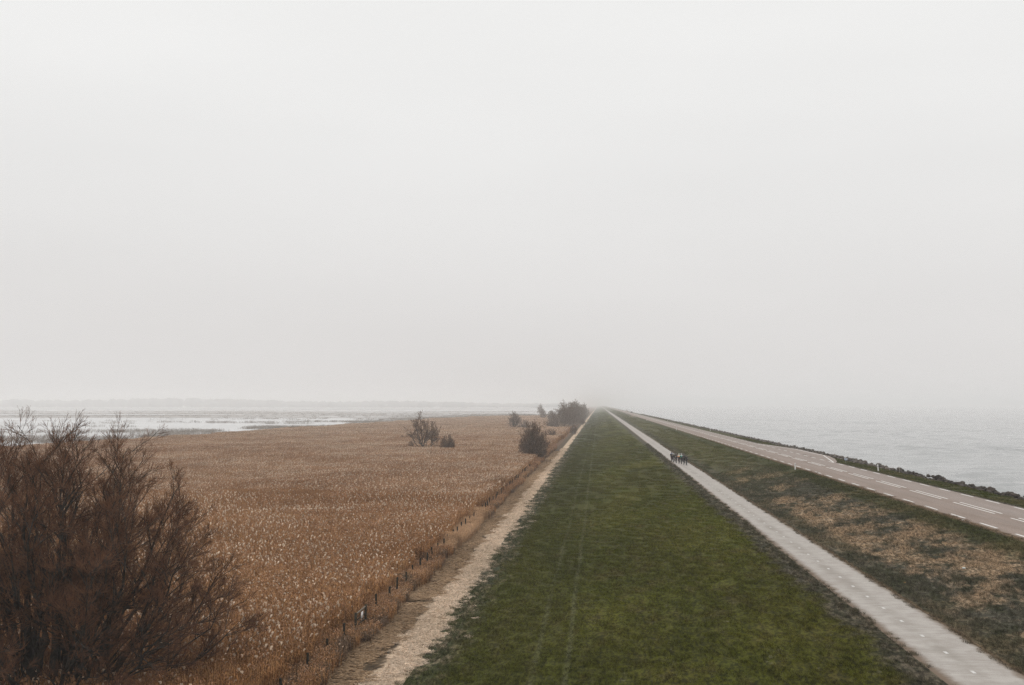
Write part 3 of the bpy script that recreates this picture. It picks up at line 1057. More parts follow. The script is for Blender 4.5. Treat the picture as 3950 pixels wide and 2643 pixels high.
def tree_meshes(seed, stems, levels, name, bark=M_BARK, twig=M_TWIG, ntrunk=2):
    """stems: list of (base xyz, tip xyz, radius); levels: kwargs for grow"""
    rg = np.random.default_rng(seed)
    K = 8
    P = []
    for (b, tp, r) in stems:
        b, tp = np.array(b, float), np.array(tp, float)
        t = np.linspace(0, 1, K)[:, None]
        mid = (b + tp) / 2 + np.array([(tp[0] - b[0]) * .18, (tp[1] - b[1]) * .18, -(np.hypot(*(tp - b)[:2])) * .16])
        c = (1 - t) ** 2 * b + 2 * t * (1 - t) * mid + t ** 2 * tp
        c[1:-1] += rg.normal(0, .018 * np.linalg.norm(tp - b), (K - 2, 3))
        P.append(c)
    P = np.array(P)
    L = np.linalg.norm(np.diff(P, axis=1), axis=2).sum(1)
    Rr = np.array([s[2] for s in stems])[:, None] * np.maximum(np.linspace(1, .0, K)[None] ** .9, .05)
    tv, tf, cv, cf, n1, n2 = [], [], [], [], 0, 0
    v, f = tubes(P, Rr, 7)
    tv.append(v); tf.append(f); n1 = len(v)
    prev = (P, Rr, L)
    for li, kw in enumerate(levels):
        sides = kw.pop('sides', 3)
        both = kw.pop('both', None)
        nx_ = grow(rg, *prev, **kw)
        v, f = tubes(nx_[0], nx_[1], sides)
        if li < ntrunk - 1:
            tv.append(v); tf.append(f + n1); n1 += len(v)
        else:
            cv.append(v); cf.append(f + n2); n2 += len(v)
        prev = nx_
    return mesh_np('trunk', np.concatenate(tv), np.concatenate(tf), bark, smooth=True), mesh_np('crown', np.concatenate(cv), np.concatenate(cf), twig)


def tree(name, loc, meshes, label, cat='tree', group=None, rz=0., s=(1, 1, 1)):
    t = empty(name, loc, rz)
    t.scale = s
    tag(t, label, cat, group)
    link('trunk', meshes[0], t)
    link('crown', meshes[1], t)
    return t


def fan(rg, n, h, spread, base_r, rad, tilt_min=.0):
    """stems fanning out into a dome of height h and half width spread"""
    S = []
    for k in range(n):
        az = 2 * np.pi * (k + rg.uniform(-.35, .35)) / n
        e = (k % 3) / 2.
        inc = tilt_min + (1 - tilt_min) * np.clip(e + rg.uniform(-.2, .2), 0, 1)
        th = inc * R(68)
        tip = np.array([spread * math.sin(th) * math.cos(az), spread * math.sin(th) * math.sin(az), h * math.cos(th) ** .7 * rg.uniform(.88, 1.0)])
        b = np.array([base_r * math.cos(az), base_r * math.sin(az), -.1])
        S.append((b, tip, rad * rg.uniform(.7, 1.1) * (1.1 - .3 * inc)))
    return S


def dome(rg, n, a, h, lo, hi, base_r, rad, pw=.8, cx=0., ez=.8):
    """stems whose tips spread over a dome of half width a and height h, inclined between lo and hi degrees"""
    S = []
    for k in range(n):
        az = 2 * math.pi * ((k * .618034) % 1.0) + rg.uniform(-.2, .2)
        f = (k + .5) / n
        inc = R(lo + (hi - lo) * f ** pw)
        q = rg.uniform(.86, 1.0)
        tip = (cx + q * a * math.sin(inc) * math.cos(az), q * a * math.sin(inc) * math.sin(az), q * h * math.cos(inc) ** ez)
        S.append(((cx * .8 + base_r * math.cos(az), base_r * math.sin(az), -.2), tip, rad * (1 - .4 * f) * rg.uniform(.75, 1.15)))
    return S


# the large willow at the left
rg = np.random.default_rng(4)
BT = (-23.2, 45.0, -3.5)
st = dome(rg, 40, 8.9, 11.9, 3, 84, .5, .19) + dome(rg, 22, 8.0, 11.7, 8, 64, .4, .12, .9, -.6) + dome(rg, 16, 6.2, 10.6, 6, 74, .3, .12, .8, 2.0)
LV = [dict(n=12, t0=.32, t1=1., a0=.35, a1=.9, f0=.19, f1=.30, up=.12, K=6, rtip=.010, rmax=.055, sides=5, wob=.09),
      dict(n=7, t0=.2, t1=1., a0=.3, a1=.85, f0=.40, f1=.66, up=.16, K=4, rtip=.006, rmax=.020, sides=3, wob=.08),
      dict(n=8, t0=.12, t1=1., a0=.25, a1=.7, f0=.55, f1=.95, up=.24, K=4, rtip=.0045, rmax=.008, sides=3, wob=.05),
      dict(n=1, t0=.10, t1=.9, a0=.2, a1=.5, f0=.5, f1=.9, up=.2, K=3, rtip=.004, rmax=.006, sides=3, wob=.05)]
tree('bare_tree', BT, tree_meshes(21, st, LV, 'big', ntrunk=3), 'large bare reddish brown tree filling the lower left, its twigs rising above the lake', 'tree', s=(1.02, 1.0, .965))


def mid_levels(d, tw):
    return [dict(n=10, t0=.2, t1=.97, a0=.3, a1=.8, f0=.34, f1=.54, up=.18, K=5, rtip=.014 * d, rmax=.06, sides=4),
            dict(n=9, t0=.12, t1=1., a0=.3, a1=.8, f0=.35, f1=.6, up=.15, K=4, rtip=.010 * d, rmax=.028, sides=3),
            dict(n=tw, t0=.1, t1=1., a0=.25, a1=.65, f0=.4, f1=.7, up=.2, K=3, rtip=.008 * d, rmax=.012 * d, sides=3)]


# lone willow in the reeds, with a second leaning trunk beside it
stA = [((0, 0, -.1), (-1.0, .3, 11.3), .24), ((0, 0, .8), (-4.6, 0, 7.9), .17), ((0, 0, 1.2), (-2.6, 1., 9.6), .15), ((-.1, 0, .6), (.9, -.6, 9.2), .14), ((0, 0, .3), (-3.6, .4, 3.0), .09),
       ((0, .1, 1.6), (-.2, 2.2, 9.8), .14), ((0, 0, 1.4), (-1.9, -1.5, 10.2), .13), ((.2, 0, 1.6), (1.7, .5, 8.2), .11)]
tree('bare_tree', (-45.9, 284.5, -3.5), tree_meshes(31, stA, mid_levels(1.15, 13), 'a', twig=M_TWIG2), 'tall bare tree alone in the open reeds with one low branch lying sideways', 'tree', s=(.88, .88, .78))
stA2 = [((0, 0, -.1), (.9, .2, 9.4), .17), ((.1, 0, 1.4), (3.8, .2, 8.4), .13), ((.1, 0, 1.6), (2.4, -.8, 7.0), .10), ((0, 0, 2.2), (1.7, .9, 9.8), .10), ((0, 0, 1.), (2.8, 1.0, 4.2), .07)]
tree('bare_tree', (-44.6, 287.0, -3.5), tree_meshes(32, stA2, mid_levels(1.15, 12), 'a2', twig=M_TWIG2), 'slim bare tree leaning right, just beside the tall lone tree in the reeds', 'tree', s=(.62, .8, .76))


def bush_meshes(seed, h, r, n=16, tw=14, d=1.3, twig=M_TWIG2):
    rg = np.random.default_rng(seed)
    S = dome(rg, n, r * 1.05, h * .86, 14, 88, .15 * r, .05, .7, 0., .42)
    lv = [dict(n=10, t0=.12, t1=.97, a0=.25, a1=.7, f0=.34, f1=.5, up=.12, K=4, rtip=.011 * d, rmax=.03, sides=3),
          dict(n=tw, t0=.1, t1=1., a0=.25, a1=.7, f0=.4, f1=.7, up=.15, K=3, rtip=.009 * d, rmax=.013 * d, sides=3)]
    return tree_meshes(seed, S, lv, 'bush', twig=twig)


tree('round_bush', (-37.9, 272., -3.5), bush_meshes(41, 5.5, 1.8, 30, 13, 1.5), 'small rounded dark bush right of the lone trees in the reeds', 'bush')
rg = np.random.default_rng(8)
stC = dome(rg, 28, 3.3, 7.4, 8, 87, .25, .12, .6, 0., .5) + [((0, 0, -.1), (-.3, .2, 6.4), .22)]
tree('bare_tree', (-14.7, 247., -3.5), tree_meshes(51, stC, mid_levels(1.25, 8), 'c', twig=M_TWIG2), 'dense dark bare tree by the fence line at the end of the near reeds', 'tree', s=(1.0, 1.0, 1.08))
tree('round_bush', (-16.8, 391., -3.5), bush_meshes(43, 4.9, 1.9, 14, 10, 1.9), 'small dark bush standing behind the dense tree by the fence', 'bush')
rg = np.random.default_rng(9)
stD = dome(rg, 10, 3.2, 8.6, 4, 60, .3, .13)
mD = tree_meshes(61, stD, mid_levels(1.9, 6), 'd', twig=M_TWIG3)
tree('bare_tree', (-40.8, 529., -3.5), mD, 'open bare tree on a low stem left of the hazy thicket', 'tree')
tree('round_bush', (-36.2, 524., -3.5), bush_meshes(44, 6.4, 2.6, 14, 10, 2.2, M_TWIG3), 'broad grey thicket touching the open bare tree', 'bush')
tree('round_bush', (-32.6, 505., -3.5), bush_meshes(45, 5.6, 2.4, 12, 10, 2.2, M_TWIG3), 'low grey thicket behind the dense dark tree by the fence', 'bush')
tree('round_bush', (-10.6, 466., -3.5), bush_meshes(46, 4.6, 1.6, 12, 10, 2.0), 'low bush on the straw line at the foot of the far slope', 'bush')
tree('round_bush', (-10.4, 690., -3.5), bush_meshes(47, 4.6, 2.0, 12, 8, 2.6), 'hazy low bush further along the foot of the slope', 'bush')
rg = np.random.default_rng(12)
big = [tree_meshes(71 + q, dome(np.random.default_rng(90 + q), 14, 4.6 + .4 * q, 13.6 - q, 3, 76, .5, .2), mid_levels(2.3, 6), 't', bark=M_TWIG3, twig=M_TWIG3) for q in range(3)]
clump = [(-17.5, 545, 0, .92), (-21.5, 535, 1, .66), (-14.6, 575, 1, .98), (-17.0, 610, 2, 1.0), (-13.6, 640, 0, .98), (-16.5, 690, 1, .95), (-13.0, 735, 2, .98), (-15.5, 790, 0, .95),
         (-13.5, 850, 1, .9), (-14.5, 920, 2, .95), (-13.0, 1000, 0, .9), (-24.5, 560, 2, .52)]
lab = ['tallest front tree of the hazy clump at the dyke foot', 'lower spreading tree at the left front of the hazy clump']
for q, (x, y, v, s) in enumerate(clump):
    tree('bare_tree', (x, y, -3.5), big[v], lab[q] if q < 2 else 'bare tree in the row fading into haze along the dyke foot', 'tree', 'bare trees in the hazy row at the dyke foot', rz=q * 1.3, s=(s, s, s))
tree('bare_tree', (-36.4, 838, -3.5), big[2], 'pale open tree left of the hazy clump', 'tree', rz=2., s=(.72,) * 3)
tree('bare_tree', (-46., 905, -3.5), big[1], 'thin faint tree between the pale open tree and the far single tree', 'tree', rz=1., s=(.62,) * 3)
tree('bare_tree', (-64.4, 1213, -3.5), big[0], 'single faint tree far out in the haze above the reeds', 'tree', rz=.4, s=(.86,) * 3)
tree('bare_tree', (-43., 1290, -3.5), big[2], 'fainter tree beyond the pale open tree, almost lost in haze', 'tree', rz=4., s=(.85,) * 3)

# woodland on the far shore, one mass
wv, wf, n0 = [], [], 0
N = 900
ang = rng.uniform(-.62, -.02, N)
dist = rng.uniform(4700, 5900, N)
for a, dd in zip(ang, dist):
    x, y = dd * math.tan(a), dd
    hgt = (20 + 18 * np.clip((-a - .12) / .25, 0, 1)) * rng.uniform(.7, 1.1) + 4 * math.sin(a * 30)
    m = MB()
    m.ball((x, y, -3 + hgt * .5), (rng.uniform(14, 40), rng.uniform(8, 16), hgt * .5), 7, 5)
    v = np.concatenate(m.v)
    f = np.concatenate(m.f[4])
    v += rng.normal(0, 1.2, v.shape)
    wv.append(v)
    wf.append(f + n0)
    n0 += len(v)
tag(link('far_woodland', mesh_np('far_woodland', np.concatenate(wv), np.concatenate(wf), soil('woodland', (.18, .18, .175), (.25, .245, .235), .1, .1))),  # base colour greyed and lifted to imitate distance haze
    'faint grey belt of woodland beyond the lake', 'woodland', kind='stuff')

# ------------------------------------------------------------------ rocks along the sea
def rock_mesh(seed, sub=2):
    import bmesh
    bm = bmesh.new()
    bmesh.ops.create_icosphere(bm, subdivisions=sub, radius=1.0)
    V = np.array([v.co[:] for v in bm.verts])
    F = np.array([[v.index for v in f.verts] for f in bm.faces])
    bm.free()
    rr = np.random.default_rng(seed)
    D = rr.normal(0, 1, (11, 3))
    D /= np.linalg.norm(D, axis=1, keepdims=True)
    cut = rr.uniform(.55, .9, 11)
    for d, c_ in zip(D, cut):                # chop facets off a ball
        t = V @ d
        V = V - np.maximum(t - c_, 0)[:, None] * d[None]
    V += rr.normal(0, .025, V.shape)
    V *= np.array([rr.uniform(.85, 1.15), rr.uniform(.7, 1.0), rr.uniform(.55, .8)])
    return V, F


RK = [rock_mesh(200 + q) for q in range(14)]
RKM = [mesh_np('rock', v, f, M_ROCK) for v, f in RK]
pos = []
y = 78.
while y < 900:
    for xr, zz in ((34.55, 1.60), (35.2, 1.56), (36.0, 1.18), (36.9, .62)):
        big_ = 1 if rng.uniform() < .75 else 0
        x = xr + rng.normal(0, .16)
        r = rng.uniform(.18, .40) * (1.3 if rng.uniform() < .15 else 1.) if xr < 36 else rng.uniform(.28, .46)
        if 152 < y < 205: x += .45
        pos.append((x, y + rng.uniform(-.25, .25), zz + rng.uniform(-.18, .14) - (.16 if xr < 35 else 0), r))
    y += .62 if y < 250 else (1.1 if y < 500 else 1.6)
pos.sort(key=lambda p: p[1] + (8 if p[0] > 36.0 else 0) + (25 if p[0] > 36.8 else 0))
for q, (x, y, z, r) in enumerate(pos[:300]):
    o = link('rock', RKM[q % 14])
    o.location = (x, y, z)
    o.rotation_euler = (rng.uniform(-.4, .4), rng.uniform(-.4, .4), rng.uniform(0, 6.28))
    o.scale = (r, r, r)
    tag(o, 'dark rough boulder in the rock edge between grass verge and sea', 'rock', 'boulders along the sea edge')
RKL = [rock_mesh(300 + q, 1) for q in range(6)]
rv, rf, n0 = [], [], 0
for q, (x, y, z, r) in enumerate(pos[300:]):
    v, f = RKL[q % 6]
    a = rng.uniform(0, 6.28)
    ca, sa = math.cos(a), math.sin(a)
    v = (v * r * (1.1 if y > 400 else 1.)) @ np.array([[ca, sa, 0], [-sa, ca, 0], [0, 0, 1]])
    rv.append(v + np.array([x, y, z]))
    rf.append(f + n0)
    n0 += len(v)
tag(link('distant_rocks', mesh_np('distant_rocks', np.concatenate(rv), np.concatenate(rf), M_ROCK2)), 'long line of dark rocks along the sea edge receding into haze', 'rocks', kind='stuff')

# ------------------------------------------------------------------ fence
M_WOOD = plain('weathered_wood', (.032, .028, .020), .9, .1, .35, 5.)
M_RAIL = plain('weathered_rail', (.20, .17, .13), .9, .1, .3, 5.)
M_WHITE = plain('white_plastic', (.72, .70, .68), .5, .35, .05, 4.)
M_DARK = plain('dark_reflector', (.06, .055, .055), .4, .5, .1)


def post_mesh(seed):
    rr = np.random.default_rng(seed)
    m = MB()
    K = 5
    z = np.linspace(-.3, 1.36, K)
    P = np.stack([np.cumsum(rr.normal(0, .006, K)), np.cumsum(rr.normal(0, .006, K)), z], -1)
    m.tube(P, np.linspace(.066, .056, K) * rr.uniform(.9, 1.2), 8)
    V = np.concatenate(m.v)
    return mesh_np('fence_post', V, [np.concatenate(x) for x in m.f.values() if x], M_WOOD, smooth=False)


PM = [post_mesh(k) for k in range(6)]
ypost = [42.8, 45.9, 49.6, 53.5, 56.6] + [65.5 + 3.12 * k for k in range(49)]
for q, y in enumerate(ypost):
    o = link('fence_post', PM[q % 6])
    o.location = (-13.35 + rng.normal(0, .05), y + rng.normal(0, .08), -3.5 + rng.uniform(-.08, .08))
    o.rotation_euler = (rng.normal(0, .035), rng.normal(0, .035), rng.uniform(0, 6.28))
    tag(o, 'thin dark wooden fence post standing in the edge of the reeds', 'fence post', 'fence posts along the reed edge')
g = tag(empty('gate', (-13.33, 60.85, -3.5)), 'short weathered gate with pale top rail and white notice in the reed fence', 'gate')
for yy in (-1.27, 1.27):
    m = MB()
    m.box((0, yy, .55), (.12, .12, 1.7))
    m.build('post', M_WOOD, g)
m = MB()
m.box((.0, 0, 1.30), (.05, 2.5, .09))
m.build('rail', M_RAIL, g)
m = MB()
m.box((.0, 0, .62), (.04, 2.4, .10))
m.box((.0, 0, .95), (.03, 2.4, .05))
m.build('rail', M_WOOD, g)
m = MB()
m.box((.05, .12, 1.03), (.02, .50, .36))
m.build('sign_plate', M_WHITE, g)

# ------------------------------------------------------------------ roadside posts, signs
def reflector_post(loc, rz, label, lean=0.):
    t = tag(empty('reflector_post', loc, rz), label, 'reflector post', 'white reflector posts beside the road')
    t.rotation_euler = (0, lean, rz)
    m = MB()
    prof = [(-.075, -.028), (-.045, -.05), (.045, -.05), (.075, -.028), (.045, .035), (-.045, .035)]
    n = len(prof)
    zs = [-.05, .2, .5, .72, .76]
    V = np.array([(x * (1 if z < .75 else .8), y * (1 if z < .75 else .8), z + (.03 * x / .075 if z > .7 else 0)) for z in zs for (x, y) in prof])
    F = [(k * n + i, k * n + (i + 1) % n, (k + 1) * n + (i + 1) % n, (k + 1) * n + i) for k in range(len(zs) - 1) for i in range(n)]
    m.add(V, F)
    top = V[-n:]
    m.add(np.vstack([top, top.mean(0)]), [(i, (i + 1) % n, n) for i in range(n)])
    m.build('body', M_WHITE, t)
    m = MB()
    m.box((.0, -.053, .57), (.05, .008, .17))
    m.build('reflector', M_DARK, t)
    return t


for y, x, z, lb, ln in ((132.6, 23.3, 1.58, 'white post on the bank edge below the near stretch of road', 0.),
                        (332.4, 23.3, 1.58, 'white post on the bank edge, second along from the viewer', .05),
                        (532.4, 23.2, 1.56, 'white post on the bank edge before the small side ramp', 0.),
                        (736., 20.4, 1.08, 'white post low on the bank beside the tip of the side ramp', 0.),
                        (932., 23.3, 1.58, 'faint white post on the bank edge beyond the side ramp', 0.),
                        (129.5, 32.2, 1.60, 'slightly leaning white post on the verge in front of the rocks', -.10),
                        (324., 32.6, 1.60, 'white post on the sea side verge beyond the lay-by', -.03),
                        (524., 32.7, 1.60, 'small white post on the sea side verge far along the road', 0.),
                        (724., 32.7, 1.60, 'tiny pale post on the sea side verge in the haze', 0.)):
    reflector_post((x, y, z), 0., lb, ln)

M_POLE = plain('galvanised_pole', (.33, .33, .32), .5, .4, .1)
M_BLUE = plain('blue_sign_paint', (.12, .20, .36), .5, .3, .1)
M_PALE = plain('pale_sign_face', (.62, .65, .70), .5, .3, .06)
s = tag(empty('lay_by_sign', (32.4, 147.0, 1.58), R(14)), 'small blue and white sign on a low pole beside the lay-by', 'sign')
m = MB()
m.tube([(0, 0, -.1), (0, 0, .62)], .018, 8)
m.build('pole', M_POLE, s)
m = MB()
m.box((0, -.025, .54), (.44, .015, .28))
pl = m.build('plate', M_PALE, s)
m = MB()
m.box((.0, -.036, .66), (.40, .004, .028))
m.box((.0, -.036, .415), (.40, .004, .022))
m.box((-.19, -.036, .54), (.022, .004, .26))
m.box((.19, -.036, .54), (.022, .004, .26))
m.box((.03, -.036, .58), (.22, .004, .03))
m.box((-.08, -.036, .52), (.03, .004, .14))
m.build('blue_marks', M_BLUE, pl)
st_ = tag(empty('marker_stake', (34.05, 127.5, 1.5)), 'thin pale stake standing at the rock edge near the leaning post', 'stake')
m = MB()
m.tube([(0, 0, -.1), (.005, 0, .35), (.0, .01, .78)], [.025, .022, .02], 8)
m.build('shaft', plain('pale_wood', (.38, .34, .29), .8, .1), st_)
m = MB()
m.ball((0, .01, .79), (.024, .024, .02), 8, 4)
m.build('cap', M_WHITE, st_)
s = tag(empty('path_sign', (15.1, 1335., -.03)), 'distant round road sign on a thin pole beside the path in the haze', 'sign')
m = MB()
m.tube([(0, 0, -.1), (0, 0, 3.1)], .06, 8)
m.build('pole', M_POLE, s)
m = MB()
a = np.linspace(0, 2 * np.pi, 24, endpoint=False)
for yo in (-.08, -.06):
    pass
ring0 = np.stack([.42 * np.cos(a), np.full(24, -.09), 3.0 + .42 * np.sin(a)], -1)
ring1 = ring0 + np.array([0, .03, 0])
V = np.vstack([ring0, ring1, [[0, -.09, 3.0]], [[0, -.06, 3.0]]])
m.add(V, [(i, (i + 1) % 24, 24 + (i + 1) % 24, 24 + i) for i in range(24)])
m.add(V, [(i, 48, (i + 1) % 24) for i in range(24)] + [(24 + i, 24 + (i + 1) % 24, 49) for i in range(24)])
m.build('disc', plain('dark_sign_back', (.05, .05, .055), .6, .3), s)

# litter
m = MB()
aa = np.linspace(0, 2 * np.pi, 14, endpoint=False)
m.tube([(-.075, 0, .04), (-.07, 0, .04), (.07, 0, .04), (.075, 0, .04)], [.030, .036, .036, .030], 14)
o = m.build('drink_can', plain('pale_can', (.66, .72, .72), .35, .6, .05), None, True)
o.location = (18.9, 58.9, gz(18.9, 58.9) + .05)
o.rotation_euler = (0, .1, R(10))
tag(o, 'pale crushed drink can lying on the dry grass of the bank', 'can')


def scrap(name, loc, size, colr, label, cat):
    m = MB()
    n = 5
    xs = np.linspace(-.5, .5, n)
    Xg, Yg = np.meshgrid(xs, xs)
    Z = rng.uniform(0, .35, Xg.shape)
    V = np.stack([Xg * size[0], Yg * size[1], Z * size[2]], -1).reshape(-1, 3)
    V2 = V + np.array([0, 0, -.006])
    i = (np.arange(n - 1) * n)[:, None] + np.arange(n - 1)[None]
    F = np.stack([i, i + 1, i + n + 1, i + n], -1).reshape(-1, 4)
    m.add(V, F)
    m.add(V2, F[:, ::-1])
    o = m.build(name, plain(name + '_surface', colr, .7, .2, .1), None)
    o.location = (loc[0], loc[1], float(gz(np.array(loc[0]), np.array(loc[1]))) + .05)
    tag(o, label, cat)


scrap('wrapper', (15.75, 58.4), (.16, .10, .12), (.55, .28, .08), 'orange scrap of wrapping lying in the grass right of the path', 'litter')
scrap('paper_scrap', (11.35, 169.4), (.26, .30, .2), (.78, .77, .74), 'white scrap of paper on the left edge of the path behind the cyclists', 'litter')
scrap('plastic_scrap', (23.95, 74.6), (.16, .14, .12), (.75, .74, .72), 'small white scrap at the brown edge of the road', 'litter')

# ------------------------------------------------------------------ vehicles far along the road
M_GLASS = plain('dark_glass', (.03, .035, .04), .15, .5, .05)
M_TYRE = plain('tyre_rubber', (.02, .02, .02), .9, .1)
M_RIM = plain('wheel_rim', (.30, .30, .30), .4, .5)


def vehicle(name, loc, length, width, prof, glass, wheels, paint, label, cat, rz=0.):
    """prof: side outline [(y, z)], glass: list of (y0, z0, y1, z1) side panes"""
    t = tag(empty(name, loc, rz), label, cat)
    m = MB()
    n = len(prof)
    hw = width / 2
    L = np.array([(-hw * (1 if z < .95 else .84), y, z) for y, z in prof])
    Rr_ = L * np.array([-1, 1, 1])
    V = np.vstack([L, Rr_])
    m.add(V, [(i, (i + 1) % n, n + (i + 1) % n, n + i) for i in range(n)])
    cL, cR = L.mean(0), Rr_.mean(0)
    m.add(np.vstack([L, cL]), [((i + 1) % n, i, n) for i in range(n)])
    m.add(np.vstack([Rr_, cR]), [(i, (i + 1) % n, n) for i in range(n)])
    m.build('body', paint, t)
    for (c_, d, rx) in glass:
        m = MB()
        m.box(c_, d, Matrix.Rotation(rx, 4, 'X'))
        m.build('window', M_GLASS, t)
    for yy in wheels:
        for sx_ in (-1, 1):
            w = MB()
            w.ring((0, 0, 0), .25, .08, 20, 8)
            tw = w.build('wheel', M_TYRE, t)
            tw.location = (sx_ * (hw - .10), yy, .33)
            r_ = MB()
            r_.tube([(-.06, 0, 0), (.06, 0, 0)], .19, 14)
            r_.build('rim', M_RIM, tw)
    for sx_ in (-1, 1):
        m = MB()
        m.box((sx_ * (hw - .2), length / 2 + .005, .68), (.28, .05, .14))
        m.build('headlight', M_PALE, t)
        m = MB()
        m.box((sx_ * (hw - .2), -length / 2 - .005, .75), (.2, .05, .16))
        m.build('tail_light', plain('red_lens', (.25, .02, .02), .3, .5), t)
    return t


M_CAR = plain('dark_car_paint', (.05, .052, .055), .35, .5, .05)
vehicle('car', (29.6, 992., 1.65), 4.3, 1.8,
        [(-2.15, .35), (2.15, .35), (2.15, .72), (1.95, .86), (1.0, .98), (.35, 1.44), (-1.1, 1.48), (-1.85, 1.05), (-2.12, .95)],
        [((0, .69, 1.21), (1.42, .03, .46), R(-53)), ((0, -1.50, 1.27), (1.40, .03, .46), R(58)), ((-.80, -.3, 1.20), (.03, 1.3, .30), 0.), ((.80, -.3, 1.20), (.03, 1.3, .30), 0.)],
        (-1.3, 1.3), M_CAR, 'dark car far along the road in the haze', 'car')
M_VAN = plain('white_van_paint', (.80, .80, .79), .4, .4, .03)
vehicle('van', (34.3, 1345., 1.652), 5.2, 2.0,
        [(-2.6, .35), (2.6, .35), (2.6, .9), (2.35, 1.15), (1.75, 1.35), (1.2, 2.25), (.9, 2.5), (-2.5, 2.5), (-2.6, 2.4)],
        [((0, 1.49, 1.82), (1.55, .03, .9), R(-33)), ((-.86, 1.0, 1.65), (.03, .8, .5), 0.), ((.86, 1.0, 1.65), (.03, .8, .5), 0.)],
        (-1.6, 1.6), M_VAN, 'faint white boxy van on the sea side far down the road', 'van')

# ------------------------------------------------------------------ cyclists
M_FRAME = [plain('bike_dark_frame', (.025, .025, .027), .35, .5), plain('bike_red_frame', (.16, .02, .02), .35, .5), plain('bike_grey_frame', (.16, .16, .16), .35, .5)]
M_SADDLE = plain('saddle_leather', (.02, .02, .02), .6, .3)
M_METAL = plain('bike_metal', (.25, .25, .25), .35, .6)

bike = empty('bicycle', (0, 0, 0))
m = MB()
BB, ST, HT, HB, RA, FA = (0, 0, .28), (0, -.13, .84), (0, .40, .86), (0, .43, .70), (0, -.41, .34), (0, .58, .34)
m.tube([BB, ST], .017); m.tube([ST, HT], .016); m.tube([BB, HB], .020); m.tube([HB, HT], .020)
for sx_ in (-.05, .05):
    m.tube([(sx_ * .4, 0, .28), (sx_, -.41, .34)], .010)
    m.tube([(sx_ * .3, -.12, .80), (sx_, -.41, .34)], .008)
    m.tube([(sx_ * .5, .435, .69), (sx_, .50, .5), (sx_, .58, .34)], .011)
m.tube([ST, (0, -.16, .95)], .014)
m.tube([HT, (0, .39, .91), (0, .46, .93)], .014)
m.build('frame', M_FRAME[0], bike, True)
for nm_, c_ in (('wheel', RA), ('wheel', FA)):
    w = MB()
    for k in range(16):
        a = k * 2 * math.pi / 16
        w.tube([(0, c_[1], c_[2]), (0, c_[1] + .31 * math.cos(a), c_[2] + .31 * math.sin(a))], .0022, 4, False)
    w.tube([(-.04, c_[1], c_[2]), (.04, c_[1], c_[2])], .02, 8)
    wo = w.build('wheel', M_METAL, bike)
    w = MB()
    w.ring(c_, .332, .018, 36, 8)
    w.build('tyre', M_TYRE, wo, True)
    w = MB()
    w.ring(c_, .312, .011, 36, 6)
    w.build('rim', M_SADDLE, wo, True)
m = MB()
m.tube([(-.20, .47, .93), (.20, .47, .93)], .012)
for sx_ in (-.2, .2):
    m.tube([(sx_, .47, .93), (sx_, .55, .935), (sx_, .58, .88), (sx_, .54, .81), (sx_, .47, .80)], .012)
    m.tube([(sx_, .54, .93), (sx_, .58, .975), (sx_, .585, .99)], .015)
m.build('handlebar', M_SADDLE, bike, True)
m = MB()
m.ball((0, -.17, .965), (.065, .14, .022), 12, 6, lambda V: V * np.stack([np.where(V[:, 1] > 0, .45, 1.), np.ones(len(V)), np.ones(len(V))], -1))
m.build('saddle', M_SADDLE, bike, True)
m = MB()
m.ring((.05, 0, .28), .095, .006, 24, 4)
m.tube([(.06, 0, .28), (.075, .13, .36)], .010)
m.tube([(-.06, 0, .28), (-.075, -.13, .20)], .010)
m.box((.12, .14, .355), (.09, .09, .02))
m.box((-.12, -.14, .195), (.09, .09, .02))
m.build('crank', M_METAL, bike)


def skin_mesh(name, verts, edges, radii, mat, root=0, sub=1):
    me = bpy.data.meshes.new(name)
    me.from_pydata(verts, edges, [])
    o = bpy.data.objects.new(name + '_tmp', me)
    COL.objects.link(o)
    md = o.modifiers.new('s', 'SKIN')
    md.use_smooth_shade = True
    for i, r in enumerate(radii):
        d = me.skin_vertices[0].data[i]
        d.radius = (r, r) if np.isscalar(r) else r
        d.use_root = (i == root)
    sb = o.modifiers.new('u', 'SUBSURF')
    sb.levels = sb.render_levels = sub
    dg = bpy.context.evaluated_depsgraph_get()
    out = bpy.data.meshes.new_from_object(o.evaluated_get(dg))
    out.name = name
    bpy.data.objects.remove(o, do_unlink=True)
    out.materials.clear()
    out.materials.append(mat)
    for p in out.polygons: p.use_smooth = True
    return out


M_SKIN = plain('skin', (.42, .27, .20), .6, .3, .06)
M_TIGHT = plain('black_tights', (.012, .012, .013), .8, .2)
M_SHOE = plain('dark_shoe', (.02, .02, .02), .6, .3)
J = dict(pel=(0, -.15, 1.03), lum=(0, -.04, 1.17), chest=(0, .14, 1.34), neck=(0, .28, 1.45), head=(0, .34, 1.55),
         shL=(-.18, .21, 1.37), elL=(-.225, .35, 1.17), haL=(-.20, .565, 1.01), shR=(.18, .21, 1.37), elR=(.225, .35, 1.17), haR=(.20, .565, 1.01),
         hiL=(-.10, -.12, .98), knL=(-.105, .17, .68), anL=(-.115, -.17, .29), toL=(-.12, -.04, .235), hiR=(.10, -.12, .98), knR=(.105, .30, .84), anR=(.115, .10, .46), toR=(.12, .23, .405))


def chain(names, edges, rad, name, mat, root=0, sub=1, extra=0.):
    ix = {n_: i for i, n_ in enumerate(names)}
    return skin_mesh(name, [J[n_] for n_ in names], [(ix[a], ix[b]) for a, b in edges], [rad[n_] + extra if np.isscalar(rad[n_]) else tuple(x + extra for x in rad[n_]) for n_ in names], mat, root, sub)


